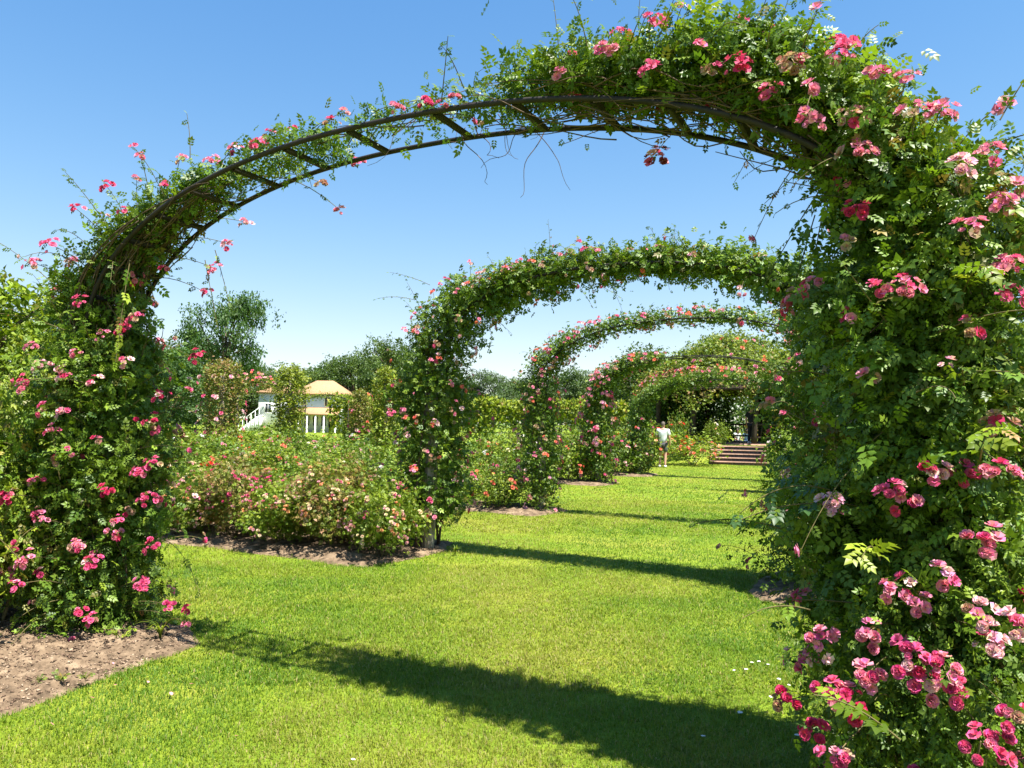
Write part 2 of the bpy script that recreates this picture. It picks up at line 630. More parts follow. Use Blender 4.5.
def build_arch(ar, label, n_rung=22, hr=0.021):
    root = thing('rose_arch', ar.b + U * ar.W / 2, label, 'garden arch', 'iron rose arches over the grass walk')
    o0 = ar.b + U * ar.W / 2
    v = np.linspace(0, PI, 90)
    vv = np.concatenate([np.linspace(-1, 0, 8)[:-1], v, np.linspace(PI, PI + 1, 8)[1:]])
    for k in (-0.5, 0.5):
        mb = MB()
        mb.tube(ar.at(vv) + A * k * ar.sep - o0, hr, 8)
        mb.build('hoop', M['iron'], root, True)
    for j in range(n_rung):
        q = np.array([-0.35 + (PI + 0.7) * (j + 0.5) / n_rung])
        p = ar.at(q)[0] - ar.out(q)[0] * 0.004 - o0
        mb = MB()
        e = ar.sep / 2 - 0.012
        mb.box((-e, -0.016, -0.016), (e, 0.016, 0.016), 0, 0.003, (p, A, ar.out(q)[0], np.cross(A, ar.out(q)[0])))
        mb.build('rung', M['iron'], root)
    return root


def timber_post(root, ar, s, h, rad, seed, shift=0.0):
    rng = RNG(seed)
    o0 = ar.b + U * ar.W / 2
    p = ar.b + U * s + A * shift - o0
    t = np.linspace(0, 1, 12)
    pts = p + np.stack([0.015 * np.sin(5 * t + seed), 0.012 * np.cos(4 * t), t * h - 0.05], -1)
    mb = MB()
    mb.tube(pts, rad * (1 + 0.07 * np.sin(t * 9 + seed) - 0.08 * t), 12)
    mb.build('timber_post', M['wood'], root, True)


def climber(ar, side, knots, n_clump, per, tpl, lsize, kind, seed, label, fixed=(), n_cluster=30, mix='pink', fsize=0.062,
            fine=True, cap=100, n_shoot=30, shoot_len=(0.25, 0.7), shoot_up=0.6, kcl=(3, 7), extra=None, canes=5, group=None, sig=(0.05, 0.11), cvm=(0.3, 1.2), kmul=1.0, tangle=0, inner=0.5):
    """one climbing rose up one leg of an arch. knots: (v, half thickness, half depth, outward offset, density)"""
    rng = RNG(seed)
    K = np.array(knots, float)
    K = K[np.argsort(K[:, 0])]
    foot = ar.at(np.array([-1.0 if side < 0 else PI + 1.0]))[0]
    root = thing('climbing_rose', foot, label, 'climbing rose', group or 'climbing roses on the arches')
    grid = np.linspace(K[0, 0], K[-1, 0], 400)
    # arc length per unit v so that density is per metre
    P = ar.at(grid)
    ds = np.linalg.norm(np.gradient(P, axis=0), axis=1)
    w = np.interp(grid, K[:, 0], K[:, 4]) * ds
    cdf = np.cumsum(w) / w.sum()

    def sample(n, rho_lo=0.15):
        v = np.interp(rng.uniform(0, 1, n), cdf, grid)
        R, D, off = (np.interp(v, K[:, 0], K[:, i]) for i in (1, 2, 3))
        lump = 1 + 0.22 * np.sin(v * 9.1 + seed) + 0.15 * np.sin(v * 23.7 + seed * 2)
        R = R * lump
        ph = rng.uniform(0, 2 * PI, n)
        rho = np.sqrt(rng.uniform(rho_lo, 1, n))
        o = ar.out(v)
        nn = nrm(o * np.cos(ph)[:, None] * 1.0 + A * np.sin(ph)[:, None])
        pos = ar.at(v) + o * (off + R * rho * np.cos(ph))[:, None] + A * (D * rho * np.sin(ph))[:, None]
        pos[:, 2] = np.maximum(pos[:, 2], 0.04)
        cut = (np.cos(ph) < -0.05) & (rng.uniform(0, 1, n) > inner) & (v > 0.1) & (v < PI - 0.6)
        ph = np.where(cut, PI - ph, ph)                # few leaves grow on the shaded inner side
        pos = ar.at(v) + o * (off + R * rho * np.cos(ph))[:, None] + A * (D * rho * np.sin(ph))[:, None]
        pos[:, 2] = np.maximum(pos[:, 2], 0.04)
        nn = nrm(o * np.cos(ph)[:, None] + A * np.sin(ph)[:, None])
        hol = np.sin(v * 11 + 3 * ph + seed) * np.sin(v * 6.3 - 2 * ph + 1.3 * seed) + 0.5 * np.sin(v * 23 + 5 * ph)
        pull = np.where((hol < -0.25) & (rho > 0.55), 0.62, 1.0)      # hollows in the leafy skin
        pos = ar.at(v) + (pos - ar.at(v)) * pull[:, None] if rho_lo < 0.5 else pos
        return v, pos, nn
    mb = MB()
    v, cp, cn = sample(n_clump)
    sz = rng.uniform(sig[0], sig[1], n_clump)
    k = np.repeat(np.arange(n_clump), per)
    n = len(k)
    pos = cp[k] + rng.normal(0, 1, (n, 3)) * sz[k][:, None]
    pos[:, 2] = np.maximum(pos[:, 2], 0.02)
    no = nrm(cn[k] * 0.55 + Z * 0.55 + rng.normal(0, 0.55, (n, 3)))
    ax = nrm(cn[k] * 0.5 - Z * 0.25 + rng.normal(0, 0.8, (n, 3)))
    tone = leaf_cols(rng, n_clump, kind) * rng.uniform(0.7, 1.45, (n_clump, 1))
    col = 0.62 * tone[k] + 0.38 * leaf_cols(rng, n, kind)
    scatter(mb, tpl, pos - foot, ax, no, lsize * rng.uniform(0.55, 1.2, n) * np.where(rng.uniform(0, 1, n) < 0.15, 1.3, 1.0), col)
    for i in range(tangle):            # bare old twigs wound through the frame
        v0 = float(np.interp(rng.uniform(0, 1), cdf, grid)) if rng.uniform() < 0.5 else rng.uniform(0.0, 0.95) if side < 0 else rng.uniform(1.7, PI + 0.5)
        L = rng.uniform(0.15, 0.4) * rng.choice([-1, 1])
        q = np.linspace(0, 1, 8)
        vv = np.clip(v0 + L * q, K[0, 0], K[-1, 0])
        Rv = np.interp(vv, K[:, 0], K[:, 1])
        o1, o2 = rng.uniform(-0.5, 0.6), rng.uniform(-0.22, 0.22)
        pts = ar.at(vv) + ar.out(vv) * (o1 * (Rv + 0.05) + 0.05 * np.sin(q * rng.uniform(2, 7) + i))[:, None] + A * (o2 + rng.normal(0, 0.1) * q)[:, None]
        mb.tube(pts - foot, np.linspace(0.0045, 0.002, 8), 4, 2, cap=False)
    tips = []
    vs, sp, sn = sample(n_shoot, 0.7)
    for i in range(n_shoot):
        d = nrm(sn[i] * 0.8 + Z * shoot_up + rng.normal(0, 0.45, 3))
        tip, td = shoot(mb, rng, sp[i] - foot, d, rng.uniform(*shoot_len), tpl, lsize * 0.85, kind, sag=rng.uniform(0.1, 0.9))
        tips.append((tip + foot, td))
    if extra:
        for (p0, d0, L, sag, ls, kd) in extra:
            tip, td = shoot(mb, rng, np.asarray(p0) - foot, d0, L, tpl, ls, kd, sag=sag, n=14)
    def on_surface(px, py, dflt):
        dd = np.arange(1.6, dflt + 0.6, 0.02)
        w0 = at(px, py, 1.0) - np.array([0, 0, CAMZ])
        CAMQ = np.array([0, 0, CAMZ])
        q = CAMQ + w0 * dd[:, None]
        vg = np.linspace(K[0, 0], K[-1, 0], 260)
        C, O = ar.at(vg), ar.out(vg)
        Rg, Dg, og = (np.interp(vg, K[:, 0], K[:, i]) for i in (1, 2, 3))
        df = q[:, None] - C[None]
        oo = (df * O[None]).sum(2) - og
        aa = df @ A
        tt_ = df @ np.cross(A, Z) * 0 + np.linalg.norm(df - (df * O[None]).sum(2)[..., None] * O[None] - aa[..., None] * A, axis=2)
        m = ((oo / (Rg + 0.05)) ** 2 + (aa / (Dg + 0.05)) ** 2 + (tt_ / 0.05) ** 2).min(1)
        hit = np.nonzero(m < 1.0)[0]
        return (CAMQ + w0 * min(dd[hit[0]] - 0.07, dflt)) if len(hit) else at(px, py, dflt)
    fixed = [(on_surface(p[1], p[2], p[3]) if len(p) == 4 else np.asarray(p), nn, k_, c_) for (p, nn, k_, c_) in fixed]
    vg = np.linspace(K[0, 0], K[-1, 0], 200)
    Cg = ar.at(vg)
    for (p, nn, k_, c_) in fixed:         # every truss hangs on a stem that comes out of the plant
        g = int(np.argmin(((Cg - p) ** 2).sum(1)))
        q0 = Cg[max(0, g - 12) if side < 0 else min(199, g + 12)]
        t = np.linspace(0, 1, 9)[:, None]
        pts = q0 + (p - q0) * t + Z * 0.12 * np.linalg.norm(p - q0) * np.sin(PI * t)
        mb.tube(pts - foot, np.linspace(0.004, 0.002, 9), 4, 1, cap=False)
        m = 5
        scatter(mb, tpl, pts[[4, 5, 6, 7, 8]] - foot, nrm(rng.normal(0, 1, (m, 3)) - Z * 0.2), nrm(Z + rng.normal(0, 0.5, (m, 3))), lsize * rng.uniform(0.6, 0.9, m), leaf_cols(rng, m, kind))
    mb.build('foliage', [M['leaf'], M['stem'], M['twig']], root)
    # main canes
    for c in range(canes):
        m2 = MB()
        vmax = rng.uniform(*cvm)
        q = np.linspace(0, 1, 26)
        vv = (-1 + q * (1 + vmax)) if side < 0 else (PI + 1 - q * (1 + vmax))
        a1, a2 = rng.uniform(0.0, 0.10), rng.uniform(-0.22, 0.22)
        wob = np.sin(q * 7 + c)[:, None] * 0.05
        pts = ar.at(vv) + ar.out(vv) * (a1 + wob) + A * (a2 + 0.08 * np.cos(q * 5 + c * 2))[:, None]
        m2.tube(pts - foot, np.linspace(0.017 if c < 5 else 0.011, 0.004, 26), 6)
        m2.build('cane', M['twig'], root, True)
    items = []
    for (p, nn, k_, c_) in fixed:
        for (q, m) in cluster_points(rng, np.asarray(p), nn, int(k_ * kmul + 0.5), 0.024 * fsize / 0.062 * math.sqrt(k_ * kmul)):
            items.append((q, m, c_ if c_ and rng.uniform() < 0.75 else pick(rng, MIX[mix]), fsize * rng.choice([0.45, 0.8, 0.95, 1.1], p=[0.16, 0.3, 0.34, 0.2])))
    v, bp, bn = sample(n_cluster, 0.85)
    for i in range(n_cluster):
        m = nrm(bn[i] + Z * 0.35)
        c0 = pick(rng, MIX[mix])
        k_ = int(rng.integers(kcl[0], kcl[1] + 1))
        for (q, mm) in cluster_points(rng, bp[i] + bn[i] * lsize * 0.9, m, k_, 0.024 * fsize / 0.062 * math.sqrt(k_) * 1.1):
            items.append((q, mm, c0 if rng.uniform() < 0.6 else pick(rng, MIX[mix]), fsize * rng.uniform(0.75, 1.15)))
    for (p, td) in tips:
        if rng.uniform() < 0.35:
            for (q, mm) in cluster_points(rng, p, nrm(td + Z * 0.3), int(rng.integers(1, 4)), 0.04 * fsize / 0.062):
                items.append((q, mm, pick(rng, MIX[mix]), fsize * rng.uniform(0.7, 1.0)))
    add_blossoms(root, foot, items, rng, fine, cap)
    return root


ARCH = {
    1: Arch(-3.084, 5.772),
    2: Arch(-0.943, 9.52, 4.8),
    3: Arch(0.546, 13.756, 5.2),
    4: Arch(2.33, 20.34, 5.3),
    5: Arch(4.07, 24.0, 5.3, 1.9, 1.1),
}
LB = ['nearest iron rose arch, its bare hoops and rungs crossing the sky',
      'second iron rose arch from the camera, wholly wrapped in leaves on a pale post',
      'third iron rose arch along the grass walk, with a thin leafy top',
      'fourth iron rose arch along the grass walk, hoop bare near its middle',
      'last iron rose arch before the brick steps']
ROOT = {i: build_arch(ARCH[i], LB[i - 1], 22, 0.0165 if i < 3 else 0.012) for i in ARCH}
timber_post(ROOT[1], ARCH[1], 0.0, 2.05, 0.075, 1)
timber_post(ROOT[1], ARCH[1], ARCH[1].W - 0.22, 2.2, 0.085, 2, 0.1)
for i in (2, 3, 4, 5):
    timber_post(ROOT[i], ARCH[i], 0.0, 2.0, 0.085, 3 + i, -0.12 if i == 2 else 0)
    timber_post(ROOT[i], ARCH[i], ARCH[i].W, 2.0, 0.085, 9 + i)


def fixed(lst, d, nn, raw=False):
    return [(('px', x, y, dd if dd else d) if raw else at(x, y, dd if dd else d), nrm(np.array(nn) + np.array([0.0, 0, 0.2])), k, c) for (x, y, k, c, dd) in lst]


fl = [(47, 243, 5, 'hot', 0), (30, 262, 5, 'mid', 0), (75, 208, 4, 'deep', 0), (105, 184, 4, 'deep', 0), (140, 155, 2, 'mid', 0), (40, 365, 4, 'pale', 0),
      (62, 375, 4, 'mid', 0), (78, 300, 5, 'hot', 0), (100, 335, 3, 'mid', 0), (120, 330, 5, 'deep', 0), (136, 315, 6, 'hot', 0), (125, 360, 4, 'pale', 0),
      (92, 380, 3, 'pale', 0), (20, 385, 4, 'mid', 0), (6, 495, 6, 'deep', 5.2), (35, 480, 3, 'hot', 0), (25, 558, 6, 'mid', 5.1), (30, 345, 4, 'mid', 0),
      (95, 440, 2, 'mid', 0), (140, 470, 6, 'hot', 0), (152, 462, 4, 'hot', 0), (146, 497, 7, 'hot', 0), (105, 490, 4, 'deep', 0), (88, 562, 7, 'hot', 0),
      (140, 583, 7, 'hot', 0), (75, 545, 4, 'mid', 0), (90, 620, 4, 'hot', 5.3), (78, 612, 3, 'deep', 5.3), (168, 605, 3, 'hot', 5.4), (185, 611, 2, 'deep', 5.4),
      (186, 623, 1, 'mid', 5.4), (160, 395, 4, 'deep', 0), (165, 268, 2, 'mid', 0), (214, 268, 6, 'mid', 5.9), (226, 243, 5, 'mid', 5.9), (245, 222, 3, 'pale', 5.9),
      (205, 292, 3, 'deep', 5.9), (195, 355, 5, 'deep', 5.9), (322, 183, 3, 'faded', 5.2), (355, 160, 4, 'mid', 5.1), (340, 210, 2, 'mid', 5.2), (150, 545, 4, 'hot', 0), (75, 352, 3, 'mid', 0),
      (62, 412, 4, 'pale', 0), (15, 585, 4, 'hot', 5.0), (50, 430, 3, 'mid', 0), (115, 520, 3, 'hot', 0), (40, 520, 3, 'mid', 5.2), (150, 420, 3, 'deep', 0),
      (235, 147, 4, 'mid', 5.3), (268, 132, 3, 'hot', 5.3), (290, 128, 2, 'mid', 5.2), (210, 158, 3, 'mid', 5.3), (180, 158, 3, 'mid', 5.4), (255, 143, 4, 'hot', 5.3),
      (345, 112, 2, 'mid', 5.0), (395, 106, 3, 'mid', 4.9), (425, 100, 3, 'hot', 4.8), (455, 98, 2, 'mid', 4.8), (330, 120, 3, 'faded', 5.0), (517, 84, 3, 'hot', 4.6), (440, 103, 2, 'hot', 4.8)]
rec_left = [
    (-1.0, 0.40, 0.42, -0.05, 1.2), (-0.75, 0.55, 0.48, 0.10, 2.2), (-0.4, 0.48, 0.44, 0.06, 2.2), (0.0, 0.42, 0.40, 0.05, 2.0),
    (0.22, 0.32, 0.34, 0.12, 1.8), (0.42, 0.16, 0.24, 0.15, 1.5), (0.6, 0.10, 0.22, 0.14, 1.1), (0.85, 0.055, 0.17, 0.11, 0.45), (1.1, 0.04, 0.16, 0.09, 0.24), (1.4, 0.03, 0.16, 0.08, 0.14), (1.7, 0.03, 0.16, 0.08, 0.10)]
ex_left = [(at(70, 300, 5.6), (-0.75, -0.1, 0.75), 0.75, 0.25, 0.09, 'rose'), (at(65, 330, 5.5), (-0.9, -0.2, 0.35), 0.7, 0.3, 0.09, 'rose'), (at(110, 230, 5.5), (-0.5, -0.2, 0.8), 0.55, 0.3, 0.09, 'lime'),
           (at(130, 260, 5.35), (0.05, -0.3, -0.9), 0.7, 0.2, 0.12, 'lime'), (at(190, 160, 5.3), (0.0, 0.0, 1), 0.35, 0, 0.07, 'lime'), (at(60, 480, 5.3), (-0.1, -0.2, 1), 0.7, 0.4, 0.10, 'lime'),
           (at(20, 560, 5.1), (-0.5, -0.2, 0.7), 0.6, 0.4, 0.11, 'lime'), (at(165, 540, 5.5), (0.4, -0.2, -0.1), 0.4, 1.0, 0.09, 'rose'), (at(205, 260, 5.9), (0.2, 0.0, -0.9), 0.5, 0.2, 0.08, 'rose'), (at(215, 250, 5.95), (0.3, 0.0, -0.9), 0.4, 0.2, 0.08, 'rose')]
climber(ARCH[1], -1, rec_left, 1250, 15, T7, 0.080, 'rose', 11, 'bushy pink climbing rose on the nearest arch, rooted in bare brown soil', fixed(fl, 5.35, (-0.1, -0.8, 0.4), True), 55, 'pink', 0.048,
        True, 100, 70, (0.25, 0.6), 0.5, (2, 6), ex_left, 14, cvm=(0.2, 1.15), sig=(0.04, 0.085), kmul=1.5, tangle=170, inner=0.3)

fr = [(605, 47, 5, 'mid', 4.1), (657, 19, 6, 'hot', 3.9), (648, 66, 4, 'hot', 3.9), (620, 32, 4, 'hot', 4.1), (740, 60, 7, 'deep', 3.7), (768, 88, 4, 'hot', 3.7), (655, 154, 7, 'dusk', 4.15), (712, 66, 5, 'faded', 3.8),
      (700, 44, 2, 'mid', 3.8), (709, 103, 3, 'hot', 3.8), (845, 47, 5, 'mid', 3.6), (797, 62, 6, 'faded', 3.7), (813, 84, 3, 'mid', 3.6), (876, 72, 3, 'mid', 3.5), (908, 74, 4, 'mid', 3.4), (918, 105, 5, 'mid', 3.3), (942, 108, 8, 'mid', 3.2),
      (858, 147, 7, 'mid', 3.5), (851, 115, 7, 'faded', 3.5), (803, 163, 5, 'mid', 3.8), (812, 120, 5, 'mid', 3.6), (856, 206, 5, 'deep', 3.4), (906, 283, 7, 'mid', 3.0), (848, 240, 3, 'faded', 3.4), (972, 222, 6, 'mid', 2.95), (1010, 262, 7, 'mid', 2.8),
      (1003, 200, 5, 'mid', 2.9), (960, 162, 5, 'pale', 3.0), (990, 150, 6, 'mid', 2.95), (894, 489, 4, 'hot', 2.9), (832, 502, 6, 'pale', 3.2), (895, 592, 4, 'mid', 2.75), (987, 540, 6, 'mid', 2.6), (990, 640, 6, 'pale', 2.5), (917, 657, 8, 'hot', 2.5),
      (924, 680, 5, 'hot', 2.5), (868, 632, 5, 'mid', 2.7), (852, 702, 6, 'deep', 2.6), (832, 692, 6, 'hot', 2.65), (990, 745, 8, 'hot', 2.35), (867, 675, 5, 'mid', 2.6), (984, 615, 4, 'pale', 2.5), (1015, 292, 5, 'hot', 2.75), (1000, 422, 4, 'faded', 2.7),
      (936, 472, 4, 'pale', 2.8), (822, 636, 5, 'mid', 2.85), (812, 728, 4, 'deep', 2.7), (945, 670, 6, 'mid', 2.45), (1012, 715, 4, 'hot', 2.35), (961, 690, 3, 'hot', 2.45), (836, 755, 5, 'hot', 2.5), (922, 604, 3, 'mid', 2.65), (788, 700, 3, 'deep', 2.9),
      (945, 365, 2, 'pale', 2.85), (880, 285, 3, 'hot', 3.1), (1016, 620, 5, 'pale', 2.4), (975, 325, 3, 'faded', 2.9), (790, 60, 4, 'faded', 3.75), (660, 110, 2, 'hot', 4.0), (560, 70, 3, 'mid', 4.4), (575, 95, 3, 'mid', 4.3), (948, 575, 3, 'mid', 2.6), (1000, 470, 4, 'mid', 2.65), (1005, 100, 3, 'mid', 3.1)]
rec_right = [
    (1.70, 0.03, 0.20, 0.12, 0.12), (1.86, 0.06, 0.22, 0.18, 0.45), (2.05, 0.10, 0.24, 0.23, 0.95), (2.25, 0.14, 0.26, 0.26, 1.5), (2.5, 0.20, 0.32, 0.24, 2.1), (2.75, 0.29, 0.38, 0.15, 2.7), (PI, 0.44, 0.48, 0.01, 3.1),
    (PI + 0.3, 0.48, 0.50, -0.01, 2.9), (PI + 0.6, 0.46, 0.49, 0.04, 2.7), (PI + 0.85, 0.47, 0.50, 0.13, 2.6), (PI + 1.0, 0.52, 0.52, 0.13, 2.4)]
ex_right = [(at(690, 60, 3.85), (0.1, 0, 1), 0.32, 0.1, 0.09, 'lime'), (at(560, 75, 4.3), (-0.05, 0, 1), 0.5, 0.0, 0.05, 'lime'), (at(770, 60, 3.75), (0.25, 0, 0.9), 0.4, 0.3, 0.10, 'lime'), (at(800, 50, 3.7), (0.3, 0, 0.8), 0.35, 0.4, 0.10, 'lime'), (at(730, 50, 3.8), (0.2, 0, 0.9), 0.32, 0.3, 0.09, 'lime'),
            (at(640, 45, 4.0), (-0.1, 0, 1), 0.28, 0.2, 0.07, 'lime'), (at(820, 190, 3.7), (-0.4, 0, -0.6), 0.55, 0.4, 0.12, 'rose'), (at(815, 215, 3.65), (-0.3, -0.1, -0.9), 0.5, 0.2, 0.12, 'rose'), (at(825, 205, 3.6), (-0.2, 0.1, -0.9), 0.6, 0.1, 0.12, 'rose'),
            (at(835, 505, 3.1), (-0.9, -0.1, 0.1), 0.42, 0.5, 0.13, 'deep'), (at(830, 490, 3.1), (-0.9, 0.0, 0.25), 0.38, 0.9, 0.13, 'deep'), (at(1000, 120, 3.0), (0.5, 0, 0.9), 0.5, 0.4, 0.1, 'lime'), (at(900, 740, 2.5), (-0.6, -0.1, 0.5), 0.4, 0.4, 0.12, 'lime'),
            (at(960, 300, 2.9), (-0.2, -0.6, 0.3), 0.5, 0.6, 0.12, 'lime'), (at(930, 380, 2.9), (0.4, -0.6, 0.2), 0.5, 0.6, 0.12, 'lime'), (at(880, 560, 2.8), (-0.4, -0.6, 0.4), 0.45, 0.6, 0.12, 'lime'), (at(980, 460, 2.7), (-0.3, -0.6, 0.5), 0.45, 0.6, 0.12, 'lime'), (at(810, 610, 3.0), (-0.8, -0.2, 0.25), 0.3, 0.6, 0.1, 'lime')]
climber(ARCH[1], 1, rec_right, 2450, 14, T7, 0.080, 'rose', 12, 'tall leafy climbing rose with large pink trusses, nearest the camera', fixed(fr, 3.0, (-0.3, -0.8, 0.4), True), 80, 'pink', 0.047,
        True, 100, 110, (0.18, 0.5), 0.6, (2, 6), ex_right, 10, cvm=(0.2, 1.1), sig=(0.045, 0.09), kmul=1.4, tangle=150, inner=0.45)

# dry twigs hanging under the nearest arch
rng = RNG(5)
tw = thing('dry_twig', at(478, 128, 4.75), 'tangle of bare dry twigs hanging under the nearest arch', 'twig')
o0 = np.array(tw.location)
for k in range(20):
    mb = MB()
    p = at(rng.uniform(420, 560), rng.uniform(108, 132), rng.uniform(4.45, 4.85))
    n = 14
    L = rng.uniform(0.12, 0.40) if k > 3 else rng.uniform(0.4, 0.62)
    t = np.linspace(0, 1, n)[:, None]
    d = nrm(np.array([rng.normal(0, 0.6), rng.normal(0, 0.3), -0.9 if k < 12 else rng.normal(0, 0.4)]))
    pts = p + L * t * d + np.stack([0.05 * np.sin(t[:, 0] * rng.uniform(3, 9) + k), 0.03 * np.cos(t[:, 0] * 5 + k), 0.02 * np.sin(t[:, 0] * 11 + k)], -1) * t
    mb.tube(pts - o0, np.linspace(0.0035, 0.0012, n), 4)
    mb.build('stem', M['twig'], tw)

rec2l = [(-0.8, 0.30, 0.34, 0.0, 0.9), (-0.62, 0.46, 0.44, 0.02, 2.4), (-0.3, 0.44, 0.42, 0.04, 2.5), (0.1, 0.44, 0.42, 0.06, 2.6), (0.5, 0.40, 0.42, 0.06, 2.6), (0.9, 0.27, 0.34, 0.03, 2.4), (1.3, 0.15, 0.28, 0.04, 1.9), (1.75, 0.07, 0.24, 0.05, 1.2)]
rec2r = [(1.7, 0.07, 0.24, 0.05, 1.2), (2.2, 0.09, 0.26, 0.05, 1.5), (2.6, 0.22, 0.34, 0.0, 2.2), (PI, 0.55, 0.5, -0.1, 2.6), (PI + 0.5, 0.65, 0.6, -0.15, 2.6), (PI + 1, 0.7, 0.6, -0.15, 2.2)]
fx2 = fixed([(580, 240, 3, 'pale', 9.0), (470, 262, 3, 'mid', 9.3), (440, 285, 3, 'hot', 9.2), (405, 330, 3, 'mid', 9.1), (430, 360, 3, 'mid', 9.0), (390, 412, 5, 'hot', 8.9), (430, 500, 3, 'hot', 9.0), (412, 470, 3, 'mid', 9.0)], 9, (-0.2, -0.8, 0.4))
ex2 = [(at(430, 285, 9.4), (-0.8, 0, 0.35), 0.55, 0.3, 0.07, 'rose'), (at(415, 300, 9.4), (-0.8, 0, 0.2), 0.5, 0.4, 0.07, 'rose'), (at(550, 252, 9.3), (0, 0, 1), 0.4, 0, 0.05, 'lime'), (at(590, 275, 9.2), (0.2, 0, -0.9), 0.35, 0.1, 0.08, 'rose'), (at(575, 280, 9.2), (0.5, 0, -0.7), 0.4, 0.1, 0.08, 'rose'), (at(590, 280, 9.2), (0.6, 0, -0.3), 0.45, 0.1, 0.08, 'rose')]
climber(ARCH[2], -1, rec2l, 1050, 14, T5, 0.095, 'rose', 21, 'dense pink climbing rose on the pale timber post of the second arch', fx2, 170, 'salmon', 0.05, False, 90, 60, (0.2, 0.45), 0.7, (1, 4), ex2, 4, sig=(0.045, 0.09))
climber(ARCH[2], 1, rec2r, 1050, 14, T5, 0.10, 'rose', 22, 'leafy climbing rose on the far leg of the second arch, half hidden by the nearest', (), 55, 'salmon', 0.056, False, 80, 60, (0.25, 0.55), 0.5, (1, 4), None, 4)
rec3l = [(-0.97, 0.28, 0.30, 0.0, 1.6), (-0.6, 0.33, 0.34, 0.02, 2.4), (0.0, 0.34, 0.36, 0.04, 2.5), (0.5, 0.26, 0.32, 0.08, 2.2), (1.0, 0.10, 0.25, 0.06, 1.2), (1.75, 0.05, 0.22, 0.06, 0.7)]
rec3r = [(1.7, 0.05, 0.22, 0.05, 0.7), (2.3, 0.12, 0.27, 0.08, 1.4), (2.7, 0.32, 0.36, 0.0, 2.0), (PI, 0.45, 0.42, 0, 2.2), (PI + 1, 0.55, 0.5, 0, 2.0)]
climber(ARCH[3], -1, rec3l, 1000, 13, T3, 0.09, 'rose', 31, 'pink climbing rose in the narrow soil bed below the third arch', (), 150, 'salmon', 0.058, False, 90, 40, (0.15, 0.35), 0.7, (1, 4), None, 3, sig=(0.035, 0.08))
climber(ARCH[3], 1, rec3r, 700, 13, T3, 0.10, 'rose', 32, 'climbing rose on the farther leg of the third arch', (), 60, 'salmon', 0.07, False, 60, 40, (0.15, 0.35), 0.7, (1, 4), None, 3, sig=(0.035, 0.08))
climber(ARCH[4], -1, [(-0.95, 0.34, 0.34, 0.0, 1.5), (-0.5, 0.38, 0.38, 0.02, 2.0), (0.1, 0.36, 0.38, 0.02, 2.1), (0.6, 0.24, 0.32, 0.05, 1.9), (1.0, 0.15, 0.26, 0.08, 1.2), (1.3, 0.05, 0.2, 0.03, 0.3)], 800, 13, T3, 0.115, 'rose', 41,
        'rose heavy with salmon pink flowers on the fourth arch', (), 130, 'salmon', 0.085, False, 90, 30, (0.15, 0.35), 0.7, (1, 4), None, 3, sig=(0.04, 0.09))
climber(ARCH[4], 1, [(2.2, 0.05, 0.2, 0.03, 0.5), (2.6, 0.2, 0.3, 0.02, 1.6), (PI, 0.36, 0.38, 0, 2.1), (PI + 1, 0.45, 0.4, 0, 2.1)], 480, 13, T3, 0.12, 'rose', 42, 'climbing rose on the farther leg of the fourth arch', (), 45, 'salmon', 0.07, False, 45, 25, (0.2, 0.4), 0.7, (1, 4), None, 3, sig=(0.04, 0.09))
climber(ARCH[5], -1, [(-0.95, 0.3, 0.34, 0.0, 1.6), (-0.3, 0.34, 0.36, 0.02, 2.0), (0.4, 0.28, 0.34, 0.02, 2.0), (0.9, 0.2, 0.3, 0.03, 1.7), (1.5, 0.14, 0.26, 0.05, 1.3)], 700, 13, T3, 0.12, 'rose', 51, 'green climbing rose on the last arch by the walking man', (), 30, 'salmon', 0.075, False, 30, 25, (0.2, 0.4), 0.7, (1, 3), None, 3, sig=(0.04, 0.09))
climber(ARCH[5], 1, [(1.5, 0.14, 0.26, 0.05, 1.3), (2.4, 0.18, 0.28, 0.04, 1.5), (PI, 0.4, 0.38, 0, 2.1), (PI + 1, 0.5, 0.4, 0, 2.1)], 480, 13, T3, 0.12, 'rose', 52, 'climbing rose on the far leg of the last arch', (), 30, 'salmon', 0.075, False, 30, 25, (0.2, 0.4), 0.7, (1, 3), None, 3, sig=(0.04, 0.09))

# ---------------------------------------------------------------- beds, lawn, grass
def bed_strip(b, s0, s1, a0, a1, seed, wob=0.09, sgn=-1):
    """outline of a bed that runs away from the walk; s along sgn*U, a along A"""
    rng = RNG(seed)
    pts = []
    for s in np.linspace(s0, s1, 26):
        pts.append((s, a0))
    for a in np.linspace(a0, a1, 6)[1:]:
        pts.append((s1, a))
    for s in np.linspace(s1, s0, 26)[1:]:
        pts.append((s, a1))
    for a in np.linspace(a1, a0, 8)[1:-1]:
        pts.append((s0 - 0.18 * math.sin(PI * (a - a0) / (a1 - a0)), a))
    P = np.array([b + sgn * U * s + A * a for s, a in pts])[:, :2]
    k = np.arange(len(P))
    P += wob * np.stack([np.sin(k * 1.3 + seed) + 0.6 * np.sin(k * 2.9), np.cos(k * 1.7 + seed) + 0.6 * np.cos(k * 3.3)], -1) * 0.6
    return P


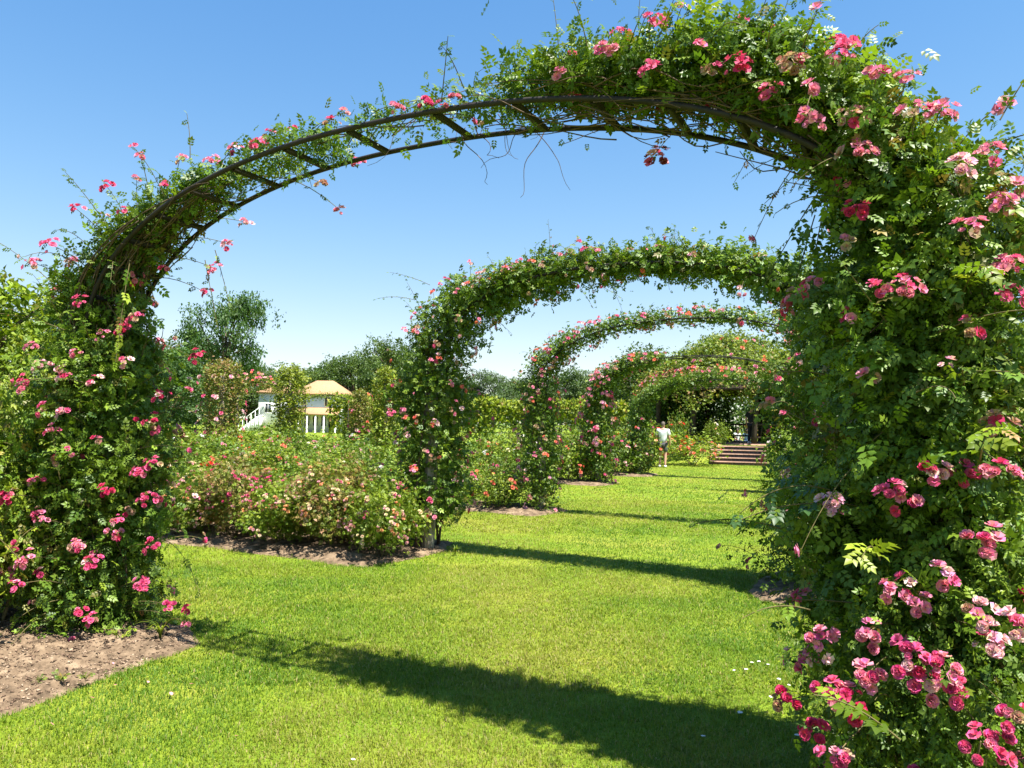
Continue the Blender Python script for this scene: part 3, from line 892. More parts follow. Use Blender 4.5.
BEDS = [np.array([(-2.28, 5.62), (-2.16, 5.42), (-2.22, 5.2), (-2.36, 4.9), (-2.48, 4.55), (-2.62, 4.15), (-2.78, 3.8), (-3.1, 3.3), (-3.6, 2.7), (-5, 1.8), (-8, 3.0), (-9, 6.0), (-9.2, 8.6), (-7, 7.7), (-5, 6.75), (-3.4, 6.2), (-2.7, 5.95), (-2.4, 5.8)])]
BEDS.append(bed_strip(ARCH[2].b, 0.0, 9.5, -1.4, 0.55, 2))
BEDS.append(bed_strip(ARCH[3].b, -0.22, 11, -0.75, 0.75, 3))
BEDS.append(bed_strip(ARCH[4].b, -0.3, 4.0, -0.8, 0.8, 4))
BEDS.append(bed_strip(ARCH[5].b, -0.3, 3.5, -0.8, 1.0, 5))
BEDS.append(bed_strip(ARCH[1].b + U * ARCH[1].W, -0.05, 6, -0.9, 0.8, 6, sgn=1))
BEDS.append(bed_strip(ARCH[2].b + U * ARCH[2].W, -0.8, 6, -0.8, 0.8, 7, sgn=1))
BEDS.append(bed_strip(ARCH[3].b + U * ARCH[3].W, -0.5, 5, -0.8, 0.8, 8, sgn=1))
BEDS.append(bed_strip(ARCH[4].b + U * ARCH[4].W, -0.5, 5, -0.8, 0.8, 9, sgn=1))


def inside(poly, x, y):
    r = np.zeros(len(x), bool)
    j = len(poly) - 1
    for i in range(len(poly)):
        xi, yi, xj, yj = *poly[i], *poly[j]
        c = ((yi > y) != (yj > y)) & (x < (xj - xi) * (y - yi) / (yj - yi + 1e-12) + xi)
        r ^= c
        j = i
    return r


def edge_dist(poly, x, y):
    d = np.full(len(x), 1e9)
    P = np.array([x, y]).T
    for i in range(len(poly)):
        a, b = poly[i - 1], poly[i]
        ab = b - a
        t = np.clip(((P - a) @ ab) / (ab @ ab + 1e-9), 0, 1)
        d = np.minimum(d, np.hypot(*(P - a - t[:, None] * ab).T))
    return d


def vnoise(x, y, f, seed):
    """smooth value noise"""
    rng = RNG(seed)
    tab = rng.uniform(0, 1, (64, 64))
    xf, yf = x * f, y * f
    xi, yi = np.floor(xf).astype(int), np.floor(yf).astype(int)
    tx, ty = xf - xi, yf - yi
    tx, ty = tx * tx * (3 - 2 * tx), ty * ty * (3 - 2 * ty)
    g = lambda i, j: tab[(xi + i) % 64, (yi + j) % 64]
    return (g(0, 0) * (1 - tx) + g(1, 0) * tx) * (1 - ty) + (g(0, 1) * (1 - tx) + g(1, 1) * tx) * ty


def bed_z(x, y, d):
    return 0.004 + 0.07 * np.clip(d / 0.4, 0, 1) ** 0.7 + np.clip(d / 0.15, 0, 1) * (0.05 * (vnoise(x, y, 5, 1) - 0.5) + 0.04 * (vnoise(x, y, 15, 2) - 0.5) + 0.026 * (vnoise(x, y, 41, 3) - 0.5))


def build_bed(poly, name, step):
    lo, hi = poly.min(0), poly.max(0)
    xs = np.arange(lo[0], hi[0] + step, step)
    ys = np.arange(lo[1], hi[1] + step, step)
    X, Y = np.meshgrid(xs, ys, indexing='ij')
    x, y = X.ravel(), Y.ravel()
    ins = inside(poly, x, y)
    d = edge_dist(poly, x, y) * np.where(ins, 1, -1)
    z = bed_z(x, y, np.maximum(d, 0))
    z = np.where(ins, np.maximum(z, 0.005), -0.03)
    n2 = len(ys)
    i, j = np.meshgrid(np.arange(len(xs) - 1), np.arange(len(ys) - 1), indexing='ij')
    q = (i * n2 + j).ravel()
    f = np.stack([q, q + n2, q + n2 + 1, q + 1], -1)
    keep = (d[f] > -step * 1.6).all(1)
    mb = MB()
    mb.add(np.stack([x, y, z], -1), f[keep])
    o = mb.build(name, M['soil'], None, True)
    tag(o, 'bare brown soil of a rose bed', None, None, 'structure')


for i, b in enumerate(BEDS):
    build_bed(b, 'soil_bed', (0.022, 0.04, 0.09, 0.14, 0.16, 0.08, 0.1, 0.14, 0.16)[i])

xs = np.concatenate([[-600, -300, -150, -80, -50], np.arange(-34, 34.1, 0.6), [50, 80, 150, 300, 600]])
ys = np.concatenate([[-300, -100, -40, -15], np.arange(-6, 60.1, 0.6), [75, 100, 150, 300, 700]])
X, Y = np.meshgrid(xs, ys, indexing='ij')
q = (np.arange(len(xs) - 1)[:, None] * len(ys) + np.arange(len(ys) - 1)[None]).ravel()
mb = MB()
mb.add(np.stack([X.ravel(), Y.ravel(), ground_z(X, Y).ravel()], -1), np.stack([q, q + len(ys), q + len(ys) + 1, q + 1], -1))
tag(mb.build('lawn', M['lawn'], None, True), 'mown green lawn of the garden', None, None, 'structure')


def blade_mesh(n, region, size, seed, w):
    rng = RNG(seed)
    x, y = region(rng, n)
    ok = np.ones(len(x), bool)
    for b in BEDS:
        ins = inside(b, x, y)
        d = edge_dist(b, x, y)
        ok &= ~(ins & (d > 0.05 + 0.05 * rng.uniform(-1, 1, len(x))))
    x, y = x[ok], y[ok]
    n = len(x)
    z = ground_z(x, y)
    patch = vnoise(x, y, 0.55, 9) * 0.55 + vnoise(x, y, 1.9, 10) * 0.45
    tuft = vnoise(x, y, 6, 11)
    h = size * rng.uniform(0.55, 1.25, n) * (0.65 + 0.8 * tuft)
    an = rng.uniform(0, 2 * PI, n)
    lean = rng.uniform(0.3, 1.25, n)
    d = np.stack([np.cos(an), np.sin(an), 0 * an], -1)
    s = np.stack([-np.sin(an), np.cos(an), 0 * an], -1)
    b = np.stack([x, y, z + 0.0], -1)
    ww = (w * rng.uniform(0.7, 1.3, n))[:, None]
    m = b + h[:, None] * (d * np.sin(lean * 0.5)[:, None] * 0.5 + Z * 0.55 * np.cos(lean * 0.5)[:, None])
    tip = b + h[:, None] * (d * np.sin(lean)[:, None] + Z * np.cos(lean)[:, None])
    V = np.stack([b - s * ww, b + s * ww, m + s * ww * 0.8, m - s * ww * 0.8, tip], 1)
    k = np.arange(n)[:, None] * 5
    c1, c2, c3 = np.array([0.093, 0.182, 0.011]), np.array([0.166, 0.232, 0.014]), np.array([0.285, 0.28, 0.045])
    t = np.clip((patch + rng.normal(0, 0.12, n) - 0.28) / 0.42, 0, 1)[:, None]
    col = np.where(t < 0.5, c1 + (c2 - c1) * t * 2, c2 + (c3 - c2) * (t - 0.5) * 1.3)
    dry = rng.uniform(0, 1, n) < 0.05 + 0.08 * (t[:, 0] > 0.7)
    col[dry] = np.array([0.34, 0.28, 0.11])
    col *= rng.uniform(0.8, 1.2, (n, 1))
    mb = MB()
    mb.add(V.reshape(-1, 3), k + np.array([[0, 1, 2, 3]]), np.repeat(col, 5, 0))
    mb.f.append((k + np.array([[3, 2, 4]]), 0))
    return mb


def wedge(d0, d1, x0, x1, pw=1.0):
    def f(rng, n):
        d = d0 + (d1 - d0) * rng.uniform(0, 1, n) ** pw
        px = rng.uniform(x0, x1, n)
        return (px - 512) / F * d, d
    return f


mb = blade_mesh(290000, wedge(2.9, 8.5, -80, 1000, 1.25), 0.027, 1, 0.0019)
for args in ((250000, wedge(4.6, 16, 40, 940, 1.0), 0.030, 2, 0.0032), (110000, wedge(11, 34, 380, 860, 0.9), 0.034, 3, 0.007)):
    m2 = blade_mesh(*args)
    off = mb.n
    mb.v += m2.v
    mb.c += m2.c
    mb.f += [(f + off, mi) for f, mi in m2.f]
    mb.n += m2.n
tag(mb.build('grass', M['grass']), 'short mown grass of the walk', None, None, 'stuff')

# chips and crumbs of mulch on the bare soil
rng = RNG(77)
mb = MB()
for bi, n in ((0, 16000), (1, 7000), (2, 3000), (5, 3000)):
    b = BEDS[bi]
    lo, hi = b.min(0), b.max(0)
    if bi == 0:
        lo = np.array([-4.2, 3.2])
    x, y = rng.uniform(lo[0], hi[0], n * 2), rng.uniform(lo[1], hi[1], n * 2)
    ok = inside(b, x, y) & (edge_dist(b, x, y) > 0.03)
    x, y = x[ok][:n], y[ok][:n]
    k = len(x)
    d = edge_dist(b, x, y)
    z = np.maximum(bed_z(x, y, d), 0.005)
    sz = 0.004 + 0.014 * rng.uniform(0, 1, k) ** 2.5
    base = np.array([[0.30, 0.22, 0.15], [0.16, 0.105, 0.07], [0.08, 0.052, 0.034]])[rng.choice(3, k, p=[.3, .4, .3])] * rng.uniform(0.7, 1.2, (k, 1))
    tet = np.array([[-1, -0.5, 0], [1, -0.4, 0.1], [0.2, 0.6, 0.05], [0.1, 0, 0.6]])
    rx = nrm(np.stack([rng.normal(0, 1, k), rng.normal(0, 1, k), rng.normal(0, 0.15, k)], -1))
    scatter(mb, (tet, np.array([[0, 1, 3], [1, 2, 3], [2, 0, 3], [0, 2, 1]])), np.stack([x, y, z], -1), rx, np.tile(Z, (k, 1)) + rng.normal(0, 0.2, (k, 3)), sz, base)
tag(mb.build('mulch', M['chip']), 'bark chips and crumbs on the soil', None, None, 'stuff')


# ---------------------------------------------------------------- bushes
def bush_foliage(seed, r, h, n_clump, per, tpl, lsize, kind, lo=0.24):
    rng = RNG(seed)
    mb = MB()
    # dome-shaped mass, widest at about 60 % of its height, thin at the foot
    def surf(n, rl):
        a = rng.uniform(0, 2 * PI, n)
        zz = rng.beta(1.5, 1.2, n)
        prof = np.sqrt(np.clip(1 - ((zz - 0.52) / 0.62) ** 2, 0.02, 1))
        lump = 1 + 0.24 * np.sin(a * 3 + seed) + 0.18 * np.sin(a * 5 + 2 * seed + zz * 7)
        rho = np.sqrt(rng.uniform(rl, 1, n))
        rad = r * prof * lump * rho
        top = h * (1 + 0.15 * np.sin(a * 2 + seed) + 0.12 * np.sin(a * 5 + seed))
        p = np.stack([rad * np.cos(a), rad * np.sin(a), lo * h + zz * (top - lo * h)], -1)
        nn = nrm(np.stack([np.cos(a) * prof, np.sin(a) * prof, (zz - 0.35) * 1.3], -1))
        return p, nn
    cp, cn = surf(n_clump, 0.12)
    k = np.repeat(np.arange(n_clump), per)
    n = len(k)
    sz = rng.uniform(0.05, 0.10, n_clump) * lsize / 0.09
    pos = cp[k] + rng.normal(0, 1, (n, 3)) * sz[k][:, None]
    pos[:, 2] = np.maximum(pos[:, 2], 0.05)
    no = nrm(cn[k] * 0.5 + Z * 0.6 + rng.normal(0, 0.5, (n, 3)))
    ax = nrm(cn[k] * 0.5 - Z * 0.15 + rng.normal(0, 0.8, (n, 3)))
    col = 0.62 * (leaf_cols(rng, n_clump, kind) * rng.uniform(0.7, 1.4, (n_clump, 1)))[k] + 0.38 * leaf_cols(rng, n, kind)
    scatter(mb, tpl, pos, ax, no, lsize * rng.uniform(0.6, 1.2, n), col)
    sp, sn = surf(14, 0.6)
    for i in range(14):
        shoot(mb, rng, sp[i], nrm(sn[i] * 0.6 + Z * 0.9 + rng.normal(0, 0.3, 3)), rng.uniform(0.08, 0.26) * h, tpl, lsize * 0.85, kind, sag=rng.uniform(0, 0.6))
    for i in range(7):
        a = rng.uniform(0, 2 * PI)
        t = np.linspace(0, 1, 7)[:, None]
        mb.tube(t * np.array([0.5 * r * math.cos(a), 0.5 * r * math.sin(a), 0.65 * h]) + np.array([0.06 * math.cos(a), 0.06 * math.sin(a), 0]), np.linspace(0.012, 0.005, 7), 5, 1)
    return mb, surf


BUSHLIB = {}


def bush_lib(cls, var, kind):
    key = (cls, var, kind)
    if key not in BUSHLIB:
        spec = {'near': (0.62, 1.05, 420, 13, T5, 0.085), 'mid': (0.62, 1.05, 240, 11, T3, 0.12), 'far': (0.65, 1.05, 130, 9, T3, 0.17)}[cls]
        mb, surf = bush_foliage(100 + 7 * len(BUSHLIB), *spec, kind)
        BUSHLIB[key] = (mb.mesh('foliage', [M['leaf'], M['stem']]), surf)
    return BUSHLIB[key]


def bush(p, sx, sz, cls, kind, mix, nb, seed, label, group, fsize=0.06, kcl=(1, 3), cap=60, fixed_=()):
    rng = RNG(seed)
    me, surf = bush_lib(cls, seed % 3, kind)
    p = np.array([p[0], p[1], float(ground_z(p[0], p[1]))])
    root = thing('rose_bush', p, label, 'rose bush', group)
    rz = rng.uniform(0, 6.28)
    o = put('foliage', me, root, (0, 0, 0), Quaternion((0, 0, 1), rz), (sx, sx, sz))
    cr, sr = math.cos(rz), math.sin(rz)
    bp, bn = surf(nb, 0.85)
    items = []
    for q, m in zip(bp, bn):
        if q[2] < 0.35:
            continue
        q = np.array([(q[0] * cr - q[1] * sr) * sx, (q[0] * sr + q[1] * cr) * sx, q[2] * sz])
        m = np.array([m[0] * cr - m[1] * sr, m[0] * sr + m[1] * cr, m[2]])
        c0 = pick(rng, MIX[mix])
        k_ = int(rng.integers(kcl[0], kcl[1] + 1))
        for (w, mm) in cluster_points(rng, p + q + m * 0.06, nrm(m + Z * 0.5), k_, 0.03 * math.sqrt(k_) * fsize / 0.06):
            items.append((w, mm, c0 if rng.uniform() < 0.7 else pick(rng, MIX[mix]), fsize * rng.uniform(0.75, 1.15)))
    for (w, m, k_, c0) in fixed_:
        for (w2, mm) in cluster_points(rng, np.asarray(w), m, k_, 0.03 * math.sqrt(k_)):
            items.append((w2, mm, c0 if rng.uniform() < 0.7 else pick(rng, MIX[mix]), fsize * rng.uniform(0.8, 1.1)))
    add_blossoms(root, p, items, rng, cls == 'near', cap)
    return root


ORD = ['first', 'second', 'third', 'fourth', 'fifth', 'sixth', 'seventh', 'eighth', 'ninth', 'tenth', 'eleventh', 'twelfth']
# bed of the second arch: the big apricot bushes
row = [(386, 8.55, .66, .86, 'lime', 'apricot'), (338, 9.1, .84, 1.0, 'rust', 'apricot'), (288, 9.25, .74, .82, 'lime', 'apricot'), (240, 9.75, .88, 1.0, 'rust', 'rosy'), (196, 10.0, .72, .80, 'lime', 'apricot'),
       (155, 10.5, .9, 1.02, 'rose', 'apricot'), (112, 10.8, .8, .9, 'lime', 'rosy'), (65, 11.3, .9, 1.05, 'rose', 'rosy'), (15, 11.7, .9, 1, 'rose', 'apricot')]
for i, (px, d, sx, sz, kd, mx) in enumerate(row):
    fx = fixed([(255, 485, 6, 'mid', 9.2), (262, 505, 7, 'mid', 9.15), (275, 500, 5, 'pale', 9.15), (245, 498, 5, 'mid', 9.2), (270, 478, 4, 'hot', 9.3)], 9, (0, -0.8, 0.5)) if i == 3 else ()
    bush(spot(px, d + 0.22), sx, sz * 0.88, 'near', kd, mx, 75, 200 + i, f'apricot and pink rose bush, {ORD[i]} from the pale post in the front row' if mx == 'apricot' else f'pink flowered rose bush, {ORD[i]} from the pale post in the front row',
         'rose bushes in the bed of the second arch', 0.046, (1, 4), 100, fx)
for i, px in enumerate((405, 352, 300, 252, 205, 160, 115)):
    bush(spot(px, 9.9 + 0.42 * i), 0.78 + 0.1 * (i % 2), (0.60, 0.76, 0.58, 0.72, 0.62, 0.78, 0.7)[i], 'near', 'lime' if i % 3 else 'rose', ('rosy', 'apricot', 'apricot', 'rosy', 'cream', 'apricot', 'rosy')[i], 55, 230 + i,
         f'rose bush behind the front row, {ORD[i]} from the pale post', 'rose bushes in the bed of the second arch', 0.055, (1, 3), 50)
# bed of the first arch, beside the near climbing rose
for i, (x, y, sx, sz) in enumerate(((-3.75, 5.55, 0.85, 1.35), (-4.3, 5.3, 0.95, 1.45), (-4.15, 6.3, 1.0, 1.6), (-5.2, 6.6, 1.1, 1.5), (-5.6, 5.4, 1, 1.4))):
    bush((x, y), sx, sz, 'near', 'lime' if i < 3 else 'rose', 'pink', 16, 260 + i, f'bright green rose shrub beside the nearest arch foot, {ORD[i]} from it', 'rose shrubs beside the nearest arch', 0.062, (2, 5), 60)
# beds of the third to fifth arch
cols = ['coral', 'rosy', 'white', 'red', 'cream', 'rosy', 'coral', 'white', 'red', 'rosy', 'apricot', 'cream']
WD = {'coral': 'coral', 'rosy': 'pink', 'white': 'white', 'red': 'red', 'cream': 'cream', 'apricot': 'apricot'}
for i in range(12):
    s = 0.75 + 0.88 * i
    for r_ in (0, 1):
        p = ARCH[3].b - U * (s + 0.3 * r_) + A * (-0.25 + 0.9 * r_) + np.array([0.1 * math.sin(3 * i), 0.08 * math.cos(5 * i), 0])
        sz = (0.62 if i < 2 else 0.8 + 0.12 * math.sin(i * 2.3)) + 0.1 * r_
        mx = cols[(i + 5 * r_) % 12]
        bush(p, 0.72 if i < 2 else 0.88, sz, 'mid', 'rose' if (i + r_) % 2 else 'lime', mx, 16, 300 + 2 * i + r_, f'{WD[mx]} rose bush, {ORD[i]} from the third arch in the {"back" if r_ else "front"} row of its bed', 'rose bushes in the bed of the third arch', 0.07, (1, 3), 30)
for i in range(4):
    for r_ in (0, 1):
        p = ARCH[4].b - U * (0.75 + 0.95 * i) + A * (-0.2 + 0.9 * r_)
        mx = cols[(2 * i + 3 * r_) % 12]
        bush(p, 0.85, 0.95 + 0.1 * r_, 'far', 'rose' if i % 2 else 'lime', mx, 16, 340 + 2 * i + r_, f'{WD[mx]} rose bush, {ORD[i]} from the fourth arch, {"back" if r_ else "front"} row', 'rose bushes in the bed of the fourth arch', 0.08, (1, 3), 24)
for i in range(4):
    for r_ in (0, 1):
        p = ARCH[5].b - U * (0.6 + 0.95 * i) + A * (-0.3 + 1.0 * r_)
        mx = cols[(2 * i + 5 * r_ + 1) % 12]
        bush(p, 0.9, 1.05, 'far', 'lime' if i % 2 else 'rose', mx, 14, 360 + 2 * i + r_, f'{WD[mx]} rose bush, {ORD[i]} from the last arch, {"back" if r_ else "front"} row', 'rose bushes in the bed of the last arch', 0.085, (1, 3), 20)
# farther beds toward the white house
k = 0
for rowi, (x0, x1, y0, y1, n) in enumerate(((-11.5, -4.6, 21.5, 19.5, 7), (-13, -3.2, 26.5, 24.5, 9), (-15, -5.5, 32, 30, 8))):
    for i in range(n):
        t = i / (n - 1)
        mx = cols[(i * 5 + rowi * 3) % 12]
        bush((x0 + (x1 - x0) * t, y0 + (y1 - y0) * t + 0.3 * math.sin(i * 2.1)), 1.2, 0.86 + 0.12 * math.sin(i * 1.7 + rowi), 'far', ('lime', 'rose')[(i + rowi) % 2], mx, 16, 400 + k,
             f'{WD[mx]} rose bush in the {ORD[rowi]} distant bed, {ORD[n - 1 - i]} from its end by the walk', 'rose bushes in the distant beds', 0.10, (1, 3), 16)
        k += 1
# right side of the walk
for i, (x, y, sx, sz, mx) in enumerate(((5.3, 12.6, 0.95, 1.25, 'rosy'), (6.0, 14.8, 1.0, 1.2, 'apricot'), (6.6, 17.0, 1.0, 1.2, 'cream'), (7.4, 19.3, 1.0, 1.1, 'cream'), (8.1, 21.3, 1.05, 1.2, 'white'), (9.3, 24.0, 1.1, 1.2, 'cream'), (10.4, 27.0, 1.1, 1.15, 'white'), (11.4, 29.6, 1.05, 1.0, 'cream'))):
    bush((x, y), sx, sz, 'mid' if y < 18 else 'far', 'lime' if i % 2 == 0 else 'rose', mx, 18, 450 + i, f'{WD[mx]} flowered bush across the walk from the pale post, {ORD[i]} counted from the nearest arch', 'bushes edging the walk under the arches', 0.085, (1, 3), 24)
bush((3.0, 6.7), 0.62, 0.85, 'near', 'rose', 'pink', 14, 470, 'low rose bush at the dark soil edge behind the nearest climbing rose', 'bushes edging the walk under the arches', 0.06, (1, 4), 40)
bush((3.7, 6.2), 0.9, 1.5, 'near', 'rose', 'pink', 14, 471, 'tall rose bush between the near and second arch legs', 'bushes edging the walk under the arches', 0.06, (1, 4), 40)
bush((1.62, 2.85), 0.62, 0.8, 'near', 'rose', 'pink', 4, 472, 'low shrub of dark rose leaves at the foot of the nearest climbing rose', 'bushes edging the walk under the arches', 0.06, (2, 4), 40)
# by the steps
bush((7.35, 30.6), 1.6, 0.95, 'far', 'lime', 'coral', 40, 480, 'broad flowering bush between the walking man and the brick steps', 'bushes by the summerhouse', 0.12, (1, 3), 40)
bush((7.25, 32.8), 0.7, 1.6, 'far', 'rose', 'red', 12, 481, 'tall red rose bush behind the broad bush near the man', 'bushes by the summerhouse', 0.14, (2, 4), 40)
bush((5.3, 29.3), 1.2, 1.35, 'far', 'lime', 'coral', 20, 482, 'flowering bush just beside the walking man, by the last arch', 'bushes by the summerhouse', 0.1, (1, 3), 30)
bush((5.6, 33.5), 1.2, 1.2, 'far', 'rose', 'red', 22, 483, 'dark leaved red rose bush behind the walking man', 'bushes by the summerhouse', 0.13, (1, 3), 30)


# ---------------------------------------------------------------- trees, hedge, pillars
def crown_mesh(seed, w, h, z0, n_clump, per, lsize, kind, gap=0.0):
    rng = RNG(seed)
    mb = MB()
    nb = 12
    base = z0 * 0.6
    mb2 = MB()
    t = np.linspace(0, 1, 9)
    mb2.tube(np.stack([0.03 * h * np.sin(3 * t + seed), 0.02 * h * np.cos(2 * t + seed), t * h * 0.8 - 0.1], -1), np.linspace(0.035 * h, 0.008 * h, 9), 8)
    ends = []
    for i in range(nb + 8):
        zb = h * rng.uniform(0.22, 0.72)
        a = i * 2.4 + rng.uniform(-0.3, 0.3)
        zt = z0 + (h - z0) * rng.uniform(0.1, 0.97)
        prof = math.sqrt(max(0.05, 1 - ((zt - z0) / (h - z0) - 0.45) ** 2 / 0.36))
        r = w * prof * rng.uniform(0.45, 0.95)
        e = np.array([r * math.cos(a), r * math.sin(a), zt])
        s = np.array([0.03 * h * math.sin(3 * zb / h + seed), 0, min(zb, zt * 0.85)])
        q = np.linspace(0, 1, 6)[:, None]
        mb2.tube(s + (e - s) * q + Z * 0.06 * h * np.sin(q * PI), np.linspace(0.012 * h, 0.003 * h, 6), 5, 0, cap=False)
        ends.append(e)
    ends = np.array(ends + [np.array([0, 0, h * 0.93])])
    cc = ends[rng.integers(len(ends), size=n_clump)] + rng.normal(0, 1, (n_clump, 3)) * np.array([w * 0.21, w * 0.21, (h - z0) * 0.085])
    k = np.repeat(np.arange(n_clump), per)
    n = len(k)
    pos = cc[k] + rng.normal(0, 1, (n, 3)) * np.array([1, 1, 0.6]) * 0.032
    out = nrm(pos - np.array([0, 0, z0 + (h - z0) * 0.4]))
    no = nrm(out * 0.5 + Z * 0.7 + rng.normal(0, 0.5, (n, 3)))
    ax = nrm(out * 0.5 - Z * 0.3 + rng.normal(0, 0.8, (n, 3)))
    col = 0.6 * leaf_cols(rng, n_clump, kind)[k] + 0.4 * leaf_cols(rng, n, kind)
    scatter(mb, T1, pos, ax, no, lsize * rng.uniform(0.6, 1.2, n), col)
    return mb.mesh('crown', M['tree_leaf']), mb2.mesh('trunk', M['bark'], True)


TREELIB = {}


def tree(p, h, w, kind, var, label, name='broadleaf_tree', group='trees beyond the rose garden', z0=0.25, dens=1.0, lsize=0.034):
    """h, w in metres; the mesh is made for a unit-height tree of this kind and scaled"""
    key = (kind, var, z0, dens, lsize)
    if key not in TREELIB:
        TREELIB[key] = crown_mesh(600 + 13 * len(TREELIB), 0.45, 1.0, z0, int(420 * dens), 26, lsize, kind)
    c, t = TREELIB[key]
    root = thing(name, (p[0], p[1], 0), label, 'tree', group, rz=(p[0] * 1.7) % 6.28)
    s = (w / 0.9, w / 0.9, h)
    put('crown', c, root, scale=s)
    put('trunk', t, root, scale=s)
    return root


def px_h(py, px, d):
    return float(at(px, py, d)[2])


tree(spot(226, 58), px_h(300, 226, 58), 6.0, 'deep', 2, 'tall dark oak standing alone above the white house garden', 'oak_tree', dens=1.0, lsize=0.03, z0=0.4)
tree(spot(168, 34), px_h(362, 168, 34), 4.0, 'deep', 0, 'dark green tree behind the nearest climbing rose', z0=0.12)
tree(spot(148, 40), px_h(350, 148, 40), 6, 'deep', 1, 'dark tree hidden behind the leg of the nearest arch', z0=0.12)
tree(spot(-5, 13), px_h(285, 0, 13), 3.4, 'lime', 0, 'small bright green tree by the edge behind the pink rose shrubs', 'small_tree', z0=0.1, lsize=0.035)
tree(spot(40, 15), px_h(325, 40, 15), 3.0, 'lime', 1, 'light green bushy tree just behind the nearest climbing rose', 'small_tree', z0=0.1, lsize=0.035)
far = [(272, 125, 372, 11, 'far'), (300, 118, 375, 9, 'far'), (326, 112, 362, 9, 'oak'), (352, 104, 362, 10, 'oak'), (372, 112, 360, 9, 'oak'), (388, 92, 344, 7, 'oak'), (408, 96, 352, 7, 'oak'), (432, 108, 372, 9, 'far'), (452, 118, 380, 9, 'far'), (474, 116, 384, 8, 'far'),
       (495, 112, 376, 8, 'far'), (516, 118, 382, 9, 'oak'), (538, 115, 380, 9, 'far'), (560, 108, 374, 9, 'far'), (582, 118, 378, 10, 'far'), (604, 112, 378, 9, 'oak'), (626, 118, 384, 9, 'far'), (648, 100, 376, 9, 'oak'), (180, 90, 352, 12, 'oak'), (140, 95, 350, 12, 'oak'), (95, 90, 345, 12, 'oak'), (250, 100, 368, 9, 'oak'), (50, 85, 340, 12, 'oak'), (5, 90, 335, 13, 'oak')]
for i, (px, d, ty, w, kd) in enumerate(far):
    where = ('above the white house' if 290 < px < 350 else 'between the oak and the house roof' if 240 < px <= 290 else 'between the house and the second arch' if 350 <= px < 420 else
             'beyond the clipped hedge' if px < 545 else 'beyond the third and fourth arch legs' if px < 660 else 'far behind the nearest climbing rose')
    tree(spot(px, d), px_h(ty, px, d), w, kd, i % 3, f'{"dark" if kd == "oak" else "pale"} distant tree {where}, {ORD[i % 12]} {"of the far row" if i < 12 else "of its further stretch"}', z0=0.16)
for i, (x, y, h, w, kd) in enumerate(((19, 52, 7.0, 6, 'oak'), (9.0, 50, 6.2, 6, 'oak'), (18, 45, 7, 6, 'oak'), (22, 40, 7, 6, 'oak'), (26, 34, 8, 7, 'oak'), (30, 27, 8, 7, 'far'), (28, 20, 8, 7, 'oak'), (33, 46, 10, 9, 'far'))):
    tree((x, y), h, w, kd, i % 3, f'dark tree standing behind the vine covered summerhouse, {ORD[i]} along its back' if i < 3 else f'tree beyond the climbing roses, {ORD[i]} along the garden edge from the summerhouse', z0=0.14)

# far wood closing the horizon
rng = RNG(900)
mb = MB()
an = rng.uniform(math.radians(-75), math.radians(75), 30000)
R = rng.uniform(170, 200, 30000)
hz = 9 + 3 * np.sin(an * 19) + 2 * np.sin(an * 47 + 1)
pos = np.stack([R * np.sin(an), R * np.cos(an), rng.uniform(0, 1, 30000) * hz], -1)
no = nrm(np.stack([-np.sin(an), -np.cos(an), 0.8 + 0 * an], -1) + rng.normal(0, 0.5, (30000, 3)))
scatter(mb, T1, pos, nrm(rng.normal(0, 1, (30000, 3))), no, rng.uniform(0.8, 1.6, 30000), leaf_cols(rng, 30000, 'far'))
tag(mb.build('distant_wood', M['tree_leaf']), 'far wood along the horizon', None, None, 'stuff')

# clipped hedge of vines on a fence
def hedge(p0, p1, h, th, n, kind, label, lsize=0.3, seed=950):
    rng = RNG(seed)
    p0, p1 = np.array(p0, float), np.array(p1, float)
    root = thing('vine_hedge', (*((p0 + p1) / 2), 0), label, 'hedge')
    d = p1 - p0
    L = np.hypot(*d)
    e = d / L
    nn = np.array([-e[1], e[0]])
    o0 = np.array([*((p0 + p1) / 2), 0])
    s = rng.uniform(0, L, n)
    z = h * rng.beta(1.6, 1.0, n) * (1 + 0.06 * np.sin(s * 1.3) + 0.04 * np.sin(s * 3.1))
    w = rng.normal(0, th, n)
    arch_gap = (np.abs(((s / 3.4) % 1) - 0.5) < 0.26) & (z < h * 0.62)
    keep = ~(arch_gap & (rng.uniform(0, 1, n) < 0.75))
    s, z, w = s[keep], z[keep], w[keep]
    n = len(s)
    pos = np.stack([p0[0] + e[0] * s + nn[0] * w, p0[1] + e[1] * s + nn[1] * w, z], -1) - o0
    no = nrm(np.array([0, -0.4, 0.7]) + rng.normal(0, 0.5, (n, 3)))
    mb = MB()
    scatter(mb, T1, pos, nrm(rng.normal(0, 1, (n, 3))), no, lsize * rng.uniform(0.6, 1.2, n), leaf_cols(rng, n, kind))
    mb.build('foliage', M['tree_leaf'], root)
    for i in range(int(L / 3.4) + 1):
        q = np.array([p0[0] + e[0] * i * 3.4, p0[1] + e[1] * i * 3.4, 0]) - o0
        m2 = MB()
        m2.box((-0.06, -0.06, -0.1), (0.06, 0.06, h * 0.92), 0, 0.01, (q, np.array([1., 0, 0]), np.array([0, 1., 0]), Z))
        m2.build('post', M['log'], root)


hedge((-12, 50), (7, 46), 3.0, 0.32, 9000, 'gold', 'long yellow green vine hedge with gaps below, behind the rose beds', 0.3, 950)
hedge((-40, 66), (-27, 61), 2.8, 0.32, 3000, 'lime', 'short vine hedge standing off to the oak side of the white house', 0.32, 951)


